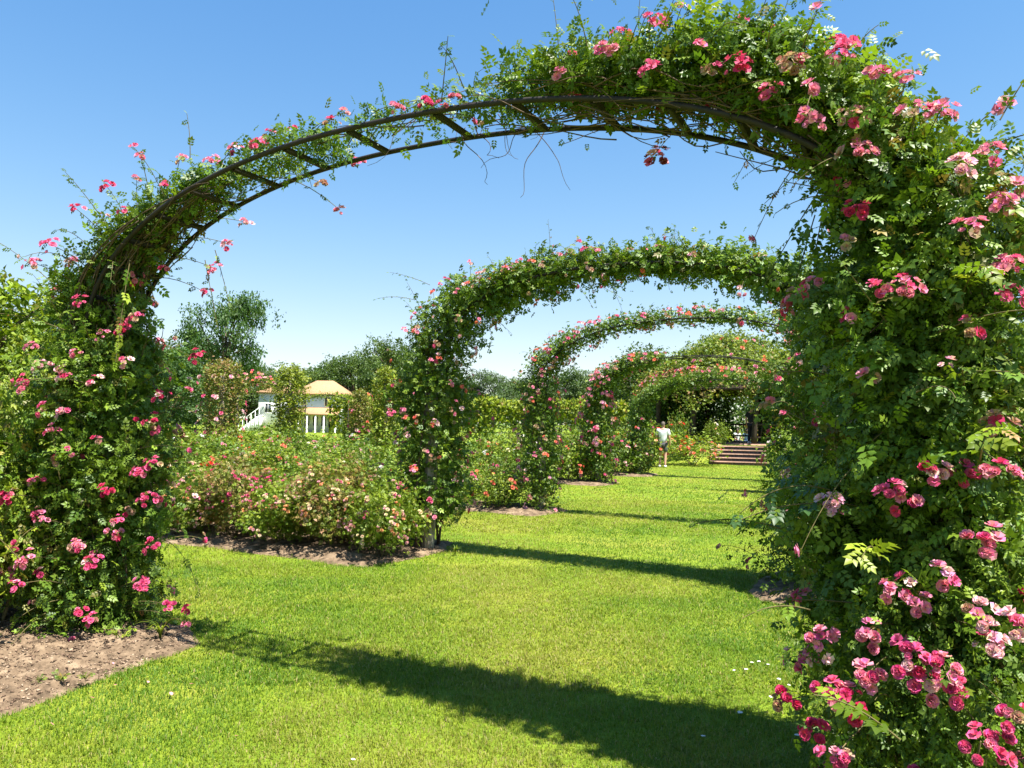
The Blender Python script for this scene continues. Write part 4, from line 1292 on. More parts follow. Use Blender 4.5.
def pillar(px, d, top_y, r, kind, label, mix=None, nb=0, seed=1):
    """climber-covered pillar: a post wholly wrapped in leaves"""
    rng = RNG(seed)
    h = px_h(top_y, px, d)
    p = spot(px, d)
    root = thing('rose_pillar', p, label, 'rose pillar', 'leafy rose pillars beyond the near beds')
    mb = MB()
    n_cl, per = 460, 15
    a, zz = rng.uniform(0, 2 * PI, n_cl), rng.uniform(0.08, 1, n_cl)
    prof = np.sqrt(np.clip(1 - np.clip((zz - 0.72) / 0.3, 0, 1) ** 2, 0.02, 1)) * (0.82 + 0.3 * np.sin(zz * 7 + seed) * 0.4) * (1 + 0.16 * np.sin(3 * a + seed))
    rho = np.sqrt(rng.uniform(0.2, 1, n_cl))
    cp = np.stack([r * prof * rho * np.cos(a), r * prof * rho * np.sin(a), zz * h], -1)
    k = np.repeat(np.arange(n_cl), per)
    n = len(k)
    pos = cp[k] + rng.normal(0, 0.065, (n, 3))
    out = nrm(np.stack([np.cos(a), np.sin(a), 0.5 * zz], -1))[k]
    col = 0.5 * leaf_cols(rng, n_cl, kind)[k] + 0.5 * leaf_cols(rng, n, kind)
    scatter(mb, T3, pos, nrm(out * 0.5 - Z * 0.2 + rng.normal(0, 0.8, (n, 3))), nrm(out * 0.5 + Z * 0.6 + rng.normal(0, 0.5, (n, 3))), 0.125 * rng.uniform(0.6, 1.2, n), col)
    for i in range(10):
        b = rng.uniform(0, 6.28)
        shoot(mb, rng, np.array([r * 0.6 * math.cos(b), r * 0.6 * math.sin(b), h * rng.uniform(0.5, 0.95)]), (math.cos(b) * 0.6, math.sin(b) * 0.6, 0.9), rng.uniform(0.3, 0.6), T3, 0.13, kind)
    mb.build('foliage', [M['leaf'], M['stem']], root)
    m2 = MB()
    m2.tube(np.array([[0, 0, -0.05], [0.01, 0, h * 0.5], [0, 0.01, h * 0.9]]), 0.07, 8)
    m2.build('post', M['wood'], root)
    if mix:
        items = []
        for i in range(nb):
            b, zq = rng.uniform(0, 6.28), rng.uniform(0.25, 0.98)
            q = p + np.array([r * 1.05 * math.cos(b), r * 1.05 * math.sin(b), zq * h])
            items.append((q, nrm(np.array([math.cos(b), math.sin(b), 0.5])), pick(rng, MIX[mix]), 0.10 * rng.uniform(0.8, 1.3)))
        add_blossoms(root, p, items, rng, False, 20)


pillar(222, 21, 362, 0.60, 'rust', 'leafy rose pillar turning rusty brown, below the tall oak', 'salmon', 50, 1)
pillar(290, 22, 367, 0.47, 'gold', 'tall bright green leafy pillar in front of the white house', None, 0, 2)
pillar(386, 24, 370, 0.42, 'gold', 'slim yellow green leafy pillar close to the second arch', None, 0, 3)
pillar(361, 30, 392, 0.42, 'rust', 'rusty flowering pillar between the house and the slim pillar', 'salmon', 50, 4)
pillar(349, 34, 396, 0.10, 'lime', 'thin leafy pillar directly against the house corner', None, 0, 6)
# leafy garlands from pillar to pillar
def garland(pa, pb, d, z, rise, kind, mix, n, sg, label, seed):
    rng = RNG(seed)
    g0, g1 = np.array([*spot(pa, d)[:2], z]), np.array([*spot(pb, d)[:2], z])
    ga = thing('rose_garland', (g0 + g1) / 2 * np.array([1, 1, 0]), label, 'garland', 'garlands strung between the far pillars')
    o0 = np.array(ga.location)
    t = np.linspace(0, 1, 20)[:, None]
    gp = g0 + (g1 - g0) * t + Z * rise * np.sin(PI * t)
    mb = MB()
    mb.tube(gp - o0, 0.025, 6)
    mb.build('hoop', M['iron'], ga)
    mb = MB()
    k = rng.integers(20, size=n)
    pos = gp[k] + rng.normal(0, sg, (n, 3)) - o0
    scatter(mb, T3, pos, nrm(rng.normal(0, 1, (n, 3))), nrm(Z + rng.normal(0, 0.5, (n, 3))), rng.uniform(0.09, 0.15, n), leaf_cols(rng, n, kind))
    mb.build('foliage', M['leaf'], ga)
    for q in (g0, g1):
        mb = MB()
        mb.tube(np.array([[q[0], q[1], -0.05], [q[0], q[1], q[2]]]) - o0, 0.03, 6)
        mb.build('post', M['iron'], ga)
    items = []
    if mix:
        for i in range(30):
            q = gp[rng.integers(20)] + rng.normal(0, sg, 3) + np.array([0, -sg, sg])
            items.append((q, nrm(np.array([0, -0.6, 0.8])), pick(rng, MIX[mix]), 0.1))
        add_blossoms(ga, o0, items, rng, False, 30)


garland(306, 349, 33, 2.45, 0.22, 'lime', None, 420, 0.055, 'green leafy garland across the front of the white house', 960)
garland(238, 280, 29, 2.75, 0.25, 'rust', 'salmon', 1100, 0.15, 'rusty flowering garland above the grey end of the house', 961)

# ---------------------------------------------------------------- white house
hd = 92.0
hc = spot(318, hd)
ex, ey = np.array([1.0, 0, 0]), np.array([0, 1.0, 0])
house = thing('white_house', hc, 'white two storey house with a tan hipped roof among the trees', 'house')
fr_ = (np.zeros(3), ex, ey, Z)
mb = MB()
W2 = 2.75
mb.box((-W2, 0, 0), (W2, 7, 4.55), 0, 0)
mb.box((-7.6, 1.2, 0), (-W2 - 0.004, 7, 4.7), 0, 0)
mb.build('wall', M['white'], house)


def hip(lo, hi, z0, z1, ov, inset, name, par, mat):
    x0, y0, x1, y1 = lo[0] - ov, lo[1] - ov, hi[0] + ov, hi[1] + ov
    ym = (y0 + y1) / 2
    v = [(x0, y0, z0), (x1, y0, z0), (x1, y1, z0), (x0, y1, z0), (x0 + inset, ym, z1), (x1 - inset, ym, z1), (x0, y0, z0 - 0.15), (x1, y0, z0 - 0.15), (x1, y1, z0 - 0.15), (x0, y1, z0 - 0.15)]
    m = MB()
    m.add(v, [[0, 1, 5, 4], [2, 3, 4, 5], [0, 6, 7, 1], [1, 7, 8, 2], [2, 8, 9, 3], [3, 9, 6, 0], [6, 9, 8, 7]])
    m.f.append((np.array([[1, 2, 5], [3, 0, 4]]), 0))
    return m.build(name, mat, par)


hip((-W2, 0), (W2, 7), 4.72, 6.5, 0.5, 2.2, 'roof', house, M['tile'])
hip((-7.6, 1.2), (-W2 - 0.5, 7), 4.87, 5.7, 0.3, 1.6, 'roof', house, M['tile'])
mb = MB()
mb.add([(-W2 - 0.2, -2.0, 2.25), (W2 + 0.2, -2.0, 2.25), (W2 + 0.2, -0.01, 3.05), (-W2 - 0.2, -0.01, 3.05), (-W2 - 0.2, -2.0, 2.1), (W2 + 0.2, -2.0, 2.1), (W2 + 0.2, -0.01, 2.9), (-W2 - 0.2, -0.01, 2.9)],
       [[0, 1, 2, 3], [4, 7, 6, 5], [0, 4, 5, 1], [1, 5, 6, 2], [3, 7, 4, 0]])
mb.build('porch_roof', M['tile'], house)
for x in (-2.7, -1.7, -0.7, 0.3, 1.3, 2.0, 2.7):
    mb = MB()
    mb.box((x - 0.09, -1.95, 0), (x + 0.09, -1.77, 2.1), 0, 0.01)
    mb.build('porch_column', M['white'], house)


def window(x, z, w, h, y, par):
    m = MB()
    b = 0.08
    for lo, hi in (((x - w / 2 - b, y - 0.06, z - b), (x + w / 2 + b, y - 0.003, z)), ((x - w / 2 - b, y - 0.06, z + h), (x + w / 2 + b, y - 0.003, z + h + b)), ((x - w / 2 - b, y - 0.06, z), (x - w / 2, y - 0.003, z + h)), ((x + w / 2, y - 0.06, z), (x + w / 2 + b, y - 0.003, z + h)), ((x - 0.02, y - 0.05, z), (x + 0.02, y - 0.02, z + h))):
        m.box(lo, hi)
    o = m.build('window', M['white'], par)
    g = MB()
    g.box((x - w / 2, y - 0.02, z), (x + w / 2, y - 0.004, z + h))
    g.build('pane', M['glass'], o)


for x in (-1.7, 1.2):
    window(x, 3.25, 0.6, 1.05, 0, house)
for x in (-2.2, -1.2, -0.2, 0.8, 1.65, 2.35):
    window(x, 0.8, 0.55, 1.15, 0, house)
window(-4.4, 2.3, 0.7, 1.1, 1.2, house)
window(-6.4, 2.3, 0.7, 1.1, 1.2, house)
# outside stair with white rail at the low wing
st = thing('outside_stair', hc + np.array([-9.6, 0.2, 0]), 'white railed outside stair against the grey end of the house', 'stair')
for i in range(10):
    mb = MB()
    mb.box((i * 0.26, 0, 0), (i * 0.26 + 0.262, 1.0, 0.2 * (i + 1)))
    mb.build('step', M['white'], st)
mb = MB()
mb.tube(np.array([[0, -0.05, 1.0], [2.6, -0.05, 3.0]]), 0.05, 6)
for i in range(6):
    mb.tube(np.array([[i * 0.5, -0.05, 0.0], [i * 0.5, -0.05, 1.0 + i * 0.385]]), 0.035, 6)
mb.build('rail', M['white'], st)

# ---------------------------------------------------------------- brick steps and summerhouse
sd = nrm(np.array([GC[0] - 9.45, GC[1] - 31.2, 0]))       # up the steps
sx_ = np.array([sd[1], -sd[0], 0])
so = np.array([9.5, 31.15, 0.0])
steps = thing('brick_steps', so, 'low flight of brown brick steps at the end of the grass walk', 'steps')
for i in range(5):
    mb = MB()
    w = 1.24 - 0.02 * i
    mb.box((-w, 0.36 * i + 0.03, -0.05), (w, 2.2, 0.15 * i + 0.105), 0, 0, (np.zeros(3), sx_, sd, Z))
    mb.build('riser', M['riser'], steps)
    mb = MB()
    mb.box((-w - 0.02, 0.36 * i, 0.15 * i + 0.108), (w + 0.02, 0.36 * i + 0.39 if i < 4 else 2.3, 0.15 * i + 0.152), 0, 0.008, (np.zeros(3), sx_, sd, Z))
    mb.build('tread', M['tread'], steps)

gz0 = 0.75
gaz = thing('summerhouse', (GC[0], GC[1], gz0), 'dark timber summerhouse on a knoll, its roof buried under rose vines', 'summerhouse')
gR, gH = 3.6, 2.75
angs = [2 * PI * (k + 0.5) / 8 - 0.35 for k in range(8)]
mb = MB()
a_ = np.linspace(0, 2 * PI, 33)[:-1]
mb.add(np.concatenate([np.stack([gR * 1.05 * np.cos(a_), gR * 1.05 * np.sin(a_), 0 * a_ + 0.06], -1), np.stack([gR * 1.05 * np.cos(a_), gR * 1.05 * np.sin(a_), 0 * a_ - 0.3], -1), [[0, 0, 0.06]]]),
       [[j, 32 + j, 32 + (j + 1) % 32, (j + 1) % 32] for j in range(32)])
mb.f.append((np.array([[64, j, (j + 1) % 32] for j in range(32)]), 0))
mb.build('floor', M['tread'], gaz)
for a in angs:
    mb = MB()
    t = np.linspace(0, 1, 8)
    mb.tube(np.stack([gR * math.cos(a) + 0.03 * np.sin(5 * t + a), gR * math.sin(a) + 0.03 * np.cos(4 * t), 0.05 + t * gH], -1), 0.13 - 0.02 * t, 9)
    mb.build('post', M['log'], gaz, True)
mb = MB()
nr = 32
rings = []
for (rr, zz) in ((gR + 0.55, gH - 0.15), (gR * 0.72, gH + 0.95), (gR * 0.38, gH + 1.8), (0.05, gH + 2.2)):
    rings.append(np.stack([rr * np.cos(a_), rr * np.sin(a_), 0 * a_ + zz], -1))
V = np.concatenate(rings + [r_ - Z * 0.12 for r_ in rings])
f = []
for i in range(3):
    for j in range(nr):
        k2 = (j + 1) % nr
        f.append([i * nr + j, i * nr + k2, (i + 1) * nr + k2, (i + 1) * nr + j])
        f.append([(4 + i) * nr + j, (5 + i) * nr + j, (5 + i) * nr + k2, (4 + i) * nr + k2])
for j in range(nr):
    k2 = (j + 1) % nr
    f.append([j, 4 * nr + j, 4 * nr + k2, k2])
mb.add(V, f)
mb.build('roof', M['log'], gaz)
for i in range(8):
    a, b = angs[i], angs[(i + 1) % 8]
    p, q = np.array([gR * math.cos(a), gR * math.sin(a), 0]), np.array([gR * math.cos(b), gR * math.sin(b), 0])
    mid = nrm((p + q) / 2)
    if np.dot(mid, -sd) > 0.8:      # the way in from the steps
        continue
    mb = MB()
    mb.tube(np.array([p, q]) + Z * 0.95, 0.05, 6)
    mb.tube(np.array([p, q]) + Z * 0.35, 0.045, 6)
    for t in np.linspace(0.12, 0.88, 6):
        mb.tube(np.array([p + (q - p) * t + Z * 0.35, p + (q - p) * (t + 0.04) + Z * 0.95]), 0.025, 5)
    mb.build('railing', M['log'], gaz)
# vine over the roof
rng = RNG(970)
vine = thing('rose_vine', (GC[0], GC[1] + gR, gz0), 'thick rose vine heaped over the summerhouse roof, pink along its eaves', 'rose vine')
vo = np.array(vine.location)
mb = MB()
n_cl, per = 2300, 12
a = rng.uniform(0, 2 * PI, n_cl)
tt = np.sqrt(rng.uniform(0, 1, n_cl))
rr = tt * (gR + 0.75) * (1 + 0.05 * np.sin(5 * a) + 0.04 * np.sin(11 * a))
zr = np.interp(rr, [0, gR * 0.38, gR * 0.72, gR + 0.55, gR + 0.85], [gH + 2.3, gH + 1.95, gH + 1.1, gH, gH - 0.35])
zr = zr - np.where(tt > 0.9, rng.uniform(0, 0.75, n_cl), 0)
cp = np.stack([GC[0] + rr * np.cos(a), GC[1] + rr * np.sin(a), gz0 + zr + rng.uniform(-0.05, 0.42, n_cl) + 0.22 * np.sin(3 * a + 5 * tt) + 0.14 * np.sin(9 * a - 6 * tt)], -1)
k = np.repeat(np.arange(n_cl), per)
n = len(k)
pos = cp[k] + rng.normal(0, 0.13, (n, 3)) - vo
edge = (tt > 0.82) & (rng.uniform(0, 1, n_cl) < 0.8)
tone = np.where(edge[:, None], leaf_cols(rng, n_cl, 'rust'), np.where((rng.uniform(0, 1, n_cl) < 0.4)[:, None], leaf_cols(rng, n_cl, 'rose'), leaf_cols(rng, n_cl, 'gold')))
col = 0.65 * tone[k] + 0.35 * leaf_cols(rng, n, 'lime')
outv = nrm(np.stack([np.cos(a), np.sin(a), 0.9 + 0 * a], -1))[k]
scatter(mb, T3, pos, nrm(outv * 0.4 - Z * 0.2 + rng.normal(0, 0.8, (n, 3))), nrm(outv * 0.6 + Z * 0.4 + rng.normal(0, 0.5, (n, 3))), 0.24 * rng.uniform(0.6, 1.2, n), col)
# added curtains of dark leaves behind and at the sides, to blacken the shaded interior
n = 26000
a = rng.uniform(0, 2 * PI, n)
mid = np.cos(a) * sd[0] + np.sin(a) * sd[1]          # 1 = far side, -1 = entrance
lat = np.cos(a) * sx_[0] + np.sin(a) * sx_[1]        # + = toward the picture's right
keep = (mid > -0.1) & ~((mid > 0.6) & (lat > 0.10) & (lat < 0.55) & (rng.uniform(0, 1, n) < 0.97))
a = a[keep]
n = len(a)
R_ = gR + rng.normal(0.1, 0.25, n)
pos = np.stack([GC[0] + R_ * np.cos(a), GC[1] + R_ * np.sin(a), gz0 + rng.uniform(0.0, gH, n)], -1) - vo
scatter(mb, T3, pos, nrm(rng.normal(0, 1, (n, 3)) - Z * 0.4), nrm(np.stack([np.cos(a), np.sin(a), 0.5 + 0 * a], -1) + rng.normal(0, 0.5, (n, 3))), 0.30 * rng.uniform(0.6, 1.2, n), leaf_cols(rng, n, 'deep'))
mb.build('foliage', M['leaf'], vine)
mb = MB()
for i in range(3):
    t = np.linspace(0, 1, 12)
    mb.tube(np.stack([0.3 * (i - 1) + 0.1 * np.sin(6 * t + i), 0.2 + 0 * t, t * (gH + 0.4) - 0.05], -1), np.linspace(0.05, 0.03, 12), 6)
mb.build('cane', M['twig'], vine)
items = []
for i in range(330):
    b = rng.uniform(0, 2 * PI)
    r_ = (gR + 0.8) * (rng.uniform(0.80, 1.02) if i < 290 else rng.uniform(0.3, 0.8))
    zq = np.interp(r_, [0, gR * 0.38, gR * 0.72, gR + 0.55, gR + 0.85], [gH + 2.3, gH + 1.95, gH + 1.1, gH, gH - 0.35]) + 0.42
    items.append((np.array([GC[0] + r_ * math.cos(b), GC[1] + r_ * math.sin(b), gz0 + zq]), nrm(np.array([math.cos(b), math.sin(b), 0.7])), pick(rng, {'coral': 2, 'mid': 2, 'faded': 2, 'hot': 1, 'pale': 1}), 0.15 * rng.uniform(0.7, 1.4)))
add_blossoms(vine, vo, items, rng, False, 60)
# light leaved creeper by the summerhouse front
for i, (lx, h) in enumerate(((-1.0, 0.85), (-0.55, 0.8))):
    p = np.array([GC[0], GC[1], 0]) + sx_ * lx - sd * (gR + 0.5)
    bush(p, 0.45, h, 'far', 'lime', 'cream', 3, 490 + i, ('pale leaved creeper in front of the summerhouse rail, farther from the steps', 'pale leaved creeper in front of the summerhouse, next to the steps')[i], 'bushes by the summerhouse', 0.1, (1, 2), 6)
p = np.array([16.4, 50.0, 0])
bush(p, 1.5, 1.9, 'far', 'rust', 'coral', 30, 495, 'rusty orange bush seen through the summerhouse opening', 'bushes by the summerhouse', 0.14, (1, 3), 20)


# ---------------------------------------------------------------- people
def skin_obj(name, joints, edges, mat, parent, levels=2):
    me = bpy.data.meshes.new(name)
    me.from_pydata([j[:3] for j in joints], edges, [])
    me.update()
    o = bpy.data.objects.new(name, me)
    COL.objects.link(o)
    o.parent = parent
    md = o.modifiers.new('skin', 'SKIN')
    md.use_smooth_shade = True
    if not me.skin_vertices:
        bpy.context.view_layer.objects.active = o
    lay = me.skin_vertices[0].data if me.skin_vertices else None
    if lay is not None:
        for i, j in enumerate(joints):
            r = j[3] if isinstance(j[3], (tuple, list)) else (j[3], j[3])
            lay[i].radius = r
            lay[i].use_root = (i == 0)
    sb = o.modifiers.new('subdiv', 'SUBSURF')
    sb.levels = sb.render_levels = levels
    me.materials.append(mat)
    return o


def head_parts(root, c, R, hair=True):
    """head with nose and ears as part of the neck-up body is in the skin; hair as a cap"""
    mb = MB()
    th, ph = np.linspace(0, PI, 13), np.linspace(0, 2 * PI, 17)[:-1]
    T, Pp = np.meshgrid(th, ph, indexing='ij')
    v = np.stack([0.078 * np.sin(T) * np.cos(Pp), 0.098 * np.sin(T) * np.sin(Pp), 0.112 * np.cos(T)], -1).reshape(-1, 3)
    v = v * 1.06
    f = [[i * 16 + j, (i + 1) * 16 + j, (i + 1) * 16 + (j + 1) % 16, i * 16 + (j + 1) % 16] for i in range(12) for j in range(16)]
    f = np.array(f)
    cen = v[f].mean(1)
    keep = (cen[:, 2] > 0.045) | ((cen[:, 1] < -0.02) & (cen[:, 2] > -0.04))
    mb.add(v @ np.array(R).T + c, f[keep])
    mb.build('hair', M['hair'], root, True)


def person(loc, face, label, shirt, legs, group=None, seated=False, h=1.74, short=True, arms='down'):
    root = thing('person', loc, label, 'person', group, rz=face)     # the figure faces local +Y
    k = h / 1.74
    if not seated:
        J = [(0, 0, .95, (.15, .11)), (0, .0, 1.12, (.145, .10)), (0, 0, 1.30, (.17, .115)), (0, 0, 1.43, (.13, .085)), (0, .0, 1.50, .055), (0, .02, 1.555, .06), (0, .02, 1.63, (.077, .095)), (0, .015, 1.70, (.062, .078)),
             (-.19, 0, 1.42, .056), (-.25, -.02, 1.14, .043), (-.25, .05, .90, .034), (-.245, .08, .81, (.022, .04)), (.19, 0, 1.42, .056), (.25, -.02, 1.14, .043), (.25, .05, .90, .034), (.245, .08, .81, (.022, .04)),
             (-.095, 0, .88, .088), (-.105, .04, .50, .058), (-.11, -.03, .09, .042), (-.12, .09, .035, (.042, .035)), (.095, 0, .88, .088), (.10, -.02, .50, .058), (.105, -.12, .10, .042), (.11, -.01, .035, (.042, .035)), (0, .115, 1.60, .018)]
    else:
        J = [(0, 0, .50, (.16, .12)), (0, -.02, .68, (.15, .11)), (0, -.01, .86, (.17, .115)), (0, .0, .98, (.13, .085)), (0, .02, 1.05, .055), (0, .04, 1.10, .06), (0, .05, 1.18, (.077, .095)), (0, .045, 1.25, (.062, .078)),
             (-.19, 0, .97, .056), (-.25, .06, .72, .043), (-.15, .26, .62, .034), (-.12, .33, .60, (.022, .04)), (.19, 0, .97, .056), (.25, .06, .72, .043), (.15, .26, .62, .034), (.12, .33, .60, (.022, .04)),
             (-.1, .06, .50, .09), (-.12, .44, .50, .064), (-.12, .42, .09, .044), (-.12, .54, .035, (.042, .035)), (.1, .06, .50, .09), (.12, .44, .50, .064), (.12, .42, .09, .044), (.12, .54, .035, (.042, .035)), (0, .145, 1.16, .018)]
    J = [(a * k, b * k, c * k, tuple(x * k for x in r) if isinstance(r, tuple) else r * k) for a, b, c, r in J]
    E = [(0, 1), (1, 2), (2, 3), (3, 4), (4, 5), (5, 6), (6, 7), (3, 8), (8, 9), (9, 10), (10, 11), (3, 12), (12, 13), (13, 14), (14, 15), (0, 16), (16, 17), (17, 18), (18, 19), (0, 20), (20, 21), (21, 22), (22, 23), (6, 24)]
    skin_obj('body', J, E, M['skin'], root)

    def grow(j, d):
        a, b, c, r = j
        return (a, b, c, tuple(x + d for x in r) if isinstance(r, tuple) else r + d)

    def mix(i, j, t):
        p, q = J[i], J[j]
        rr = lambda r: r if isinstance(r, tuple) else (r, r)
        return tuple(p[m] + (q[m] - p[m]) * t for m in range(3)) + (tuple(rr(p[3])[m] + (rr(q[3])[m] - rr(p[3])[m]) * t for m in range(2)),)
    low = J[0][:2] + (J[0][2] - .05 * k, J[0][3])
    nk = mix(3, 4, .6)
    nk = nk[:3] + ((.062 * k, .055 * k),)
    sj = [grow(low, .022), grow(J[1], .03), grow(J[2], .022), grow(J[3], .018), grow(J[8], .022), grow(mix(8, 9, .75), .026), grow(J[12], .022), grow(mix(12, 13, .75), .026), nk]
    skin_obj('shirt', sj, [(0, 1), (1, 2), (2, 3), (3, 4), (4, 5), (3, 6), (6, 7), (3, 8)], shirt, root)
    e = 0.95 if short else 0.0
    lj = [grow(J[0], .012), grow(J[16], .018), grow(mix(16, 17, .85) if short else J[17], .026), grow(J[20], .018), grow(mix(20, 21, .85) if short else J[21], .026)]
    le = [(0, 1), (1, 2), (0, 3), (3, 4)]
    if not short:
        lj += [grow(J[18], .022), grow(J[22], .022)]
        le += [(2, 5), (4, 6)]
    skin_obj('shorts' if short else 'trousers', lj, le, legs, root)
    for (i, j) in ((18, 19), (22, 23)):
        a, b = J[i], J[j]
        mb = MB()
        x, y0, y1 = (a[0] + b[0]) / 2, a[1] - 0.07 * k, b[1] + 0.07 * k
        t = np.linspace(0, 1, 7)
        mb.tube(np.stack([x + 0 * t, y0 + (y1 - y0) * t, 0.05 * k + 0 * t], -1), np.array([.03, .046, .05, .048, .05, .044, .025]) * k, 8)
        mb.build('shoe', M['shoe'], root, True)
    head_parts(root, np.array([0, J[6][1] - 0.0, J[6][2] + 0.012 * k]), np.eye(3) * k)
    return root


def skin_layer_fix():
    pass


person((5.76, 28.7, 0), -0.35, 'man in white T-shirt and grey shorts walking away along the bushes', M['white_shirt'], M['grey_cloth'], h=1.72)
fc = math.atan2(-sd[1], -sd[0]) - PI / 2
fp = np.array([GC[0], GC[1], gz0 + 0.06])
ent = -sd * (gR - 0.7)
person((14.02, 46.9, 0.16), fc + 0.4, 'person in white on the bench beyond the summerhouse opening', M['white_shirt'], M['grey_cloth'], 'visitors resting in the summerhouse', True, short=False)
person((14.62, 46.9, 0.16), fc - 0.2, 'person in pale blue on the bench beyond the summerhouse opening', M['blue_cloth'], M['blue_cloth'], 'visitors resting in the summerhouse', True, short=False)
person(fp + ent + sx_ * 0.80 - sd * 0.2, fc + 2.6, 'person in dark clothes standing under the summerhouse roof', M['dark_cloth'], M['dark_cloth'], 'visitors resting in the summerhouse', False, short=False)
bn = thing('wooden_bench', (14.32, 47.0, 0.16), 'dark wooden bench beyond the summerhouse with two people on it', 'bench', rz=fc)
mb = MB()
mb.box((-0.75, -0.16, 0.36), (0.75, 0.30, 0.41), 0, 0.008)
mb.build('seat', M['log'], bn)
for x in (-0.65, 0.65):
    mb = MB()
    mb.box((x - 0.05, -0.12, 0), (x + 0.05, 0.26, 0.358), 0, 0.006)
    mb.build('leg', M['log'], bn)

# ---------------------------------------------------------------- small things on the ground
pm = flower_mesh('white', 3, False)
pet = MB()
g = np.array([[-.5, -.35, 0], [.0, -.5, .05], [.5, -.3, .02], [-.55, .1, .12], [0, 0, .0], [.55, .1, .14], [-.3, .45, .1], [0, .55, .16], [.3, .45, .08]])
pet.add(g, [[0, 1, 4, 3], [1, 2, 5, 4], [3, 4, 7, 6], [4, 5, 8, 7]], (0.84, 0.80, 0.78))
pmesh = pet.mesh('fallen_petal', M['petal'])
pet2 = MB()
pet2.add(g, [[0, 1, 4, 3], [1, 2, 5, 4], [3, 4, 7, 6], [4, 5, 8, 7]], (0.75, 0.30, 0.34))
pmesh2 = pet2.mesh('fallen_petal', M['petal'])
rng = RNG(33)


def on_ground(px, py):
    p0, p1 = at(px, py, 1.0), at(px, py, 2.0)
    t = p0[2] / (p0[2] - p1[2])
    return p0 + (p1 - p0) * t


WP = [(752, 667), (759, 666), (768, 669), (746, 674), (779, 684), (789, 690), (771, 702), (740, 718), (734, 675), (703, 742), (353, 766), (797, 741)]
for (px, py) in WP:
    p = on_ground(px, py)
    o = put('fallen_petal', pmesh, None, p + Z * 0.03, Quaternion((0, 0, 1), rng.uniform(0, 6)), rng.uniform(0.018, 0.03))
    tag(o, 'fallen white petal lying in the grass below the near climbing rose', 'petal', 'white petals on the grass')
for (px, py) in ((115, 690), (148, 687), (171, 699), (191, 689), (113, 668), (52, 730), (92, 703), (236, 742)):
    p = on_ground(px, py)
    o = put('fallen_petal', pmesh2, None, p + Z * 0.03, Quaternion((0.3, 0.2, 1), rng.uniform(0, 6)), rng.uniform(0.012, 0.026))
    tag(o, 'fallen pink petal lying in the grass along the near soil edge', 'petal', 'pink petals on the grass')


def weed(px, py, h, kind, n, label, name='weed', ls=0.06):
    p = on_ground(px, py) + Z * 0.05
    rng = RNG(int(px))
    mb = MB()
    for i in range(n):
        a = rng.uniform(0, 6.28)
        shoot(mb, rng, np.array([0, 0, 0.0]), (0.5 * math.cos(a), 0.5 * math.sin(a), 0.9), h * rng.uniform(0.6, 1.1), T5, ls, kind, sag=0.5, gap=0.035)
    o = mb.build(name, [M['leaf'], M['stem']])
    o.location = tuple(p)
    tag(o, label, 'weed')


weed(121, 650, 0.20, 'lime', 9, 'bright yellow green seedling on the bare soil below the near climbing rose')
weed(85, 688, 0.07, 'lime', 6, 'flat little weed on the open soil, nearer the near climbing rose', ls=0.04)
weed(60, 690, 0.08, 'lime', 7, 'flat weed in the middle of the open soil patch', ls=0.045)
weed(38, 692, 0.06, 'rose', 5, 'flat weed on the open soil, nearer the bushes', ls=0.04)


def grass_clump(px, py, n, L, label):
    p = on_ground(px, py) + Z * 0.02
    rng = RNG(int(px * 3))
    mb = MB()
    for i in range(n):
        a = rng.uniform(0, 6.28)
        t = np.linspace(0, 1, 7)[:, None]
        d = np.array([math.cos(a), math.sin(a), 0])
        s = np.array([-d[1], d[0], 0])
        l = L * rng.uniform(0.6, 1.1)
        c = t * l * (d * 0.55) * t + Z * l * (t - 0.55 * t ** 2.5)
        w = 0.007 * (1 - t ** 2)
        v = np.concatenate([c - s * w, c + s * w])
        mb.add(v, [[j, j + 1, 7 + j + 1, 7 + j] for j in range(6)], leaf_cols(rng, 1, 'lime')[0])
    o = mb.build('grass_tuft', M['grass'])
    o.location = tuple(p)
    tag(o, label, 'grass tuft', 'long grass tufts at the bed edges')


grass_clump(160, 645, 22, 0.34, 'arching long grass tuft at the foot of the nearest arch')
grass_clump(205, 545, 14, 0.28, 'long grass tuft before the front row of bushes')
grass_clump(455, 556, 14, 0.2, 'grass tuft beside the pale timber post')
grass_clump(800, 640, 16, 0.42, 'long arching grass tuft in front of the near rose on the walk edge')

# ---------------------------------------------------------------- camera, sun, sky
cam = bpy.data.cameras.new('camera')
cam.lens = F * 36.0 / 1024
cam.sensor_width = 36
cam.clip_start, cam.clip_end = 0.05, 3000
co = bpy.data.objects.new('camera', cam)
COL.objects.link(co)
co.matrix_world = Matrix.Translation((0, 0, CAMZ)) @ Matrix.Rotation(PI / 2 + PITCH, 4, 'X') @ Matrix.Rotation(ROLL, 4, 'Z')
SC.camera = co

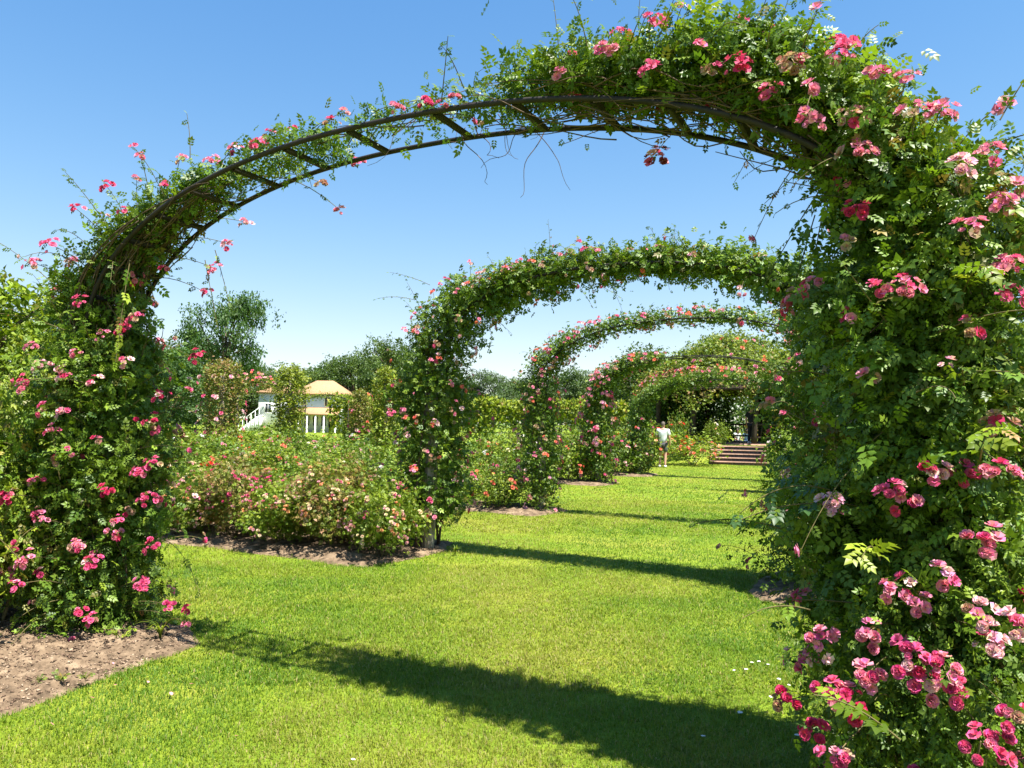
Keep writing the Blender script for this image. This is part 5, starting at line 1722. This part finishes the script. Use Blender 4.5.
sun_to = Vector((0.32, -0.26, 1.0)).normalized()
sl = bpy.data.lights.new('sun', 'SUN')
sl.energy = 5.0
sl.angle = math.radians(0.5)
sl.color = (1.0, 0.955, 0.88)
so_ = bpy.data.objects.new('sun', sl)
COL.objects.link(so_)
so_.rotation_mode = 'QUATERNION'
so_.rotation_quaternion = (-sun_to).to_track_quat('-Z', 'Y')
so_.location = (8, -6, 30)

w = bpy.data.worlds.new('World')
SC.world = w
w.use_nodes = True
nt = w.node_tree
bg = nt.nodes.get('Background') or nt.nodes.new('ShaderNodeBackground')
sky = nt.nodes.new('ShaderNodeTexSky')
sky.sky_type = 'NISHITA'
sky.sun_disc = False
sky.sun_elevation = math.asin(sun_to.z)
sky.sun_rotation = math.atan2(sun_to.x, sun_to.y)
sky.air_density = 1.0
sky.dust_density = 0.1
sky.ozone_density = 2.4
hs = nt.nodes.new('ShaderNodeHueSaturation')
hs.inputs['Saturation'].default_value = 1.25
nt.links.new(sky.outputs[0], hs.inputs['Color'])
den = nt.nodes.new('ShaderNodeVectorMath')       # rolls the brightest part of the sky off, as the camera did
den.operation = 'MULTIPLY_ADD'
den.inputs[1].default_value = (0.21, 0.21, 0.21)
den.inputs[2].default_value = (1, 1, 1)
rolled = nt.nodes.new('ShaderNodeVectorMath')
rolled.operation = 'DIVIDE'
nt.links.new(hs.outputs[0], den.inputs[0])
nt.links.new(hs.outputs[0], rolled.inputs[0])
nt.links.new(den.outputs[0], rolled.inputs[1])
hs2 = nt.nodes.new('ShaderNodeHueSaturation')
hs2.inputs['Hue'].default_value = 0.512
hs2.inputs['Saturation'].default_value = 1.06
hs2.inputs['Value'].default_value = 1.14
nt.links.new(rolled.outputs[0], hs2.inputs['Color'])
nt.links.new(hs2.outputs[0], bg.inputs[0])
bg.inputs[1].default_value = 0.122
vs = SC.view_settings
vs.view_transform = 'Standard'
vs.look = 'None'
vs.gamma = 1
vs.exposure = 1.6
vs.use_curve_mapping = False
SC.cycles.max_bounces = 6
SC.cycles.diffuse_bounces = 3
SC.cycles.glossy_bounces = 2
SC.cycles.transmission_bounces = 3
SC.cycles.use_denoising = True
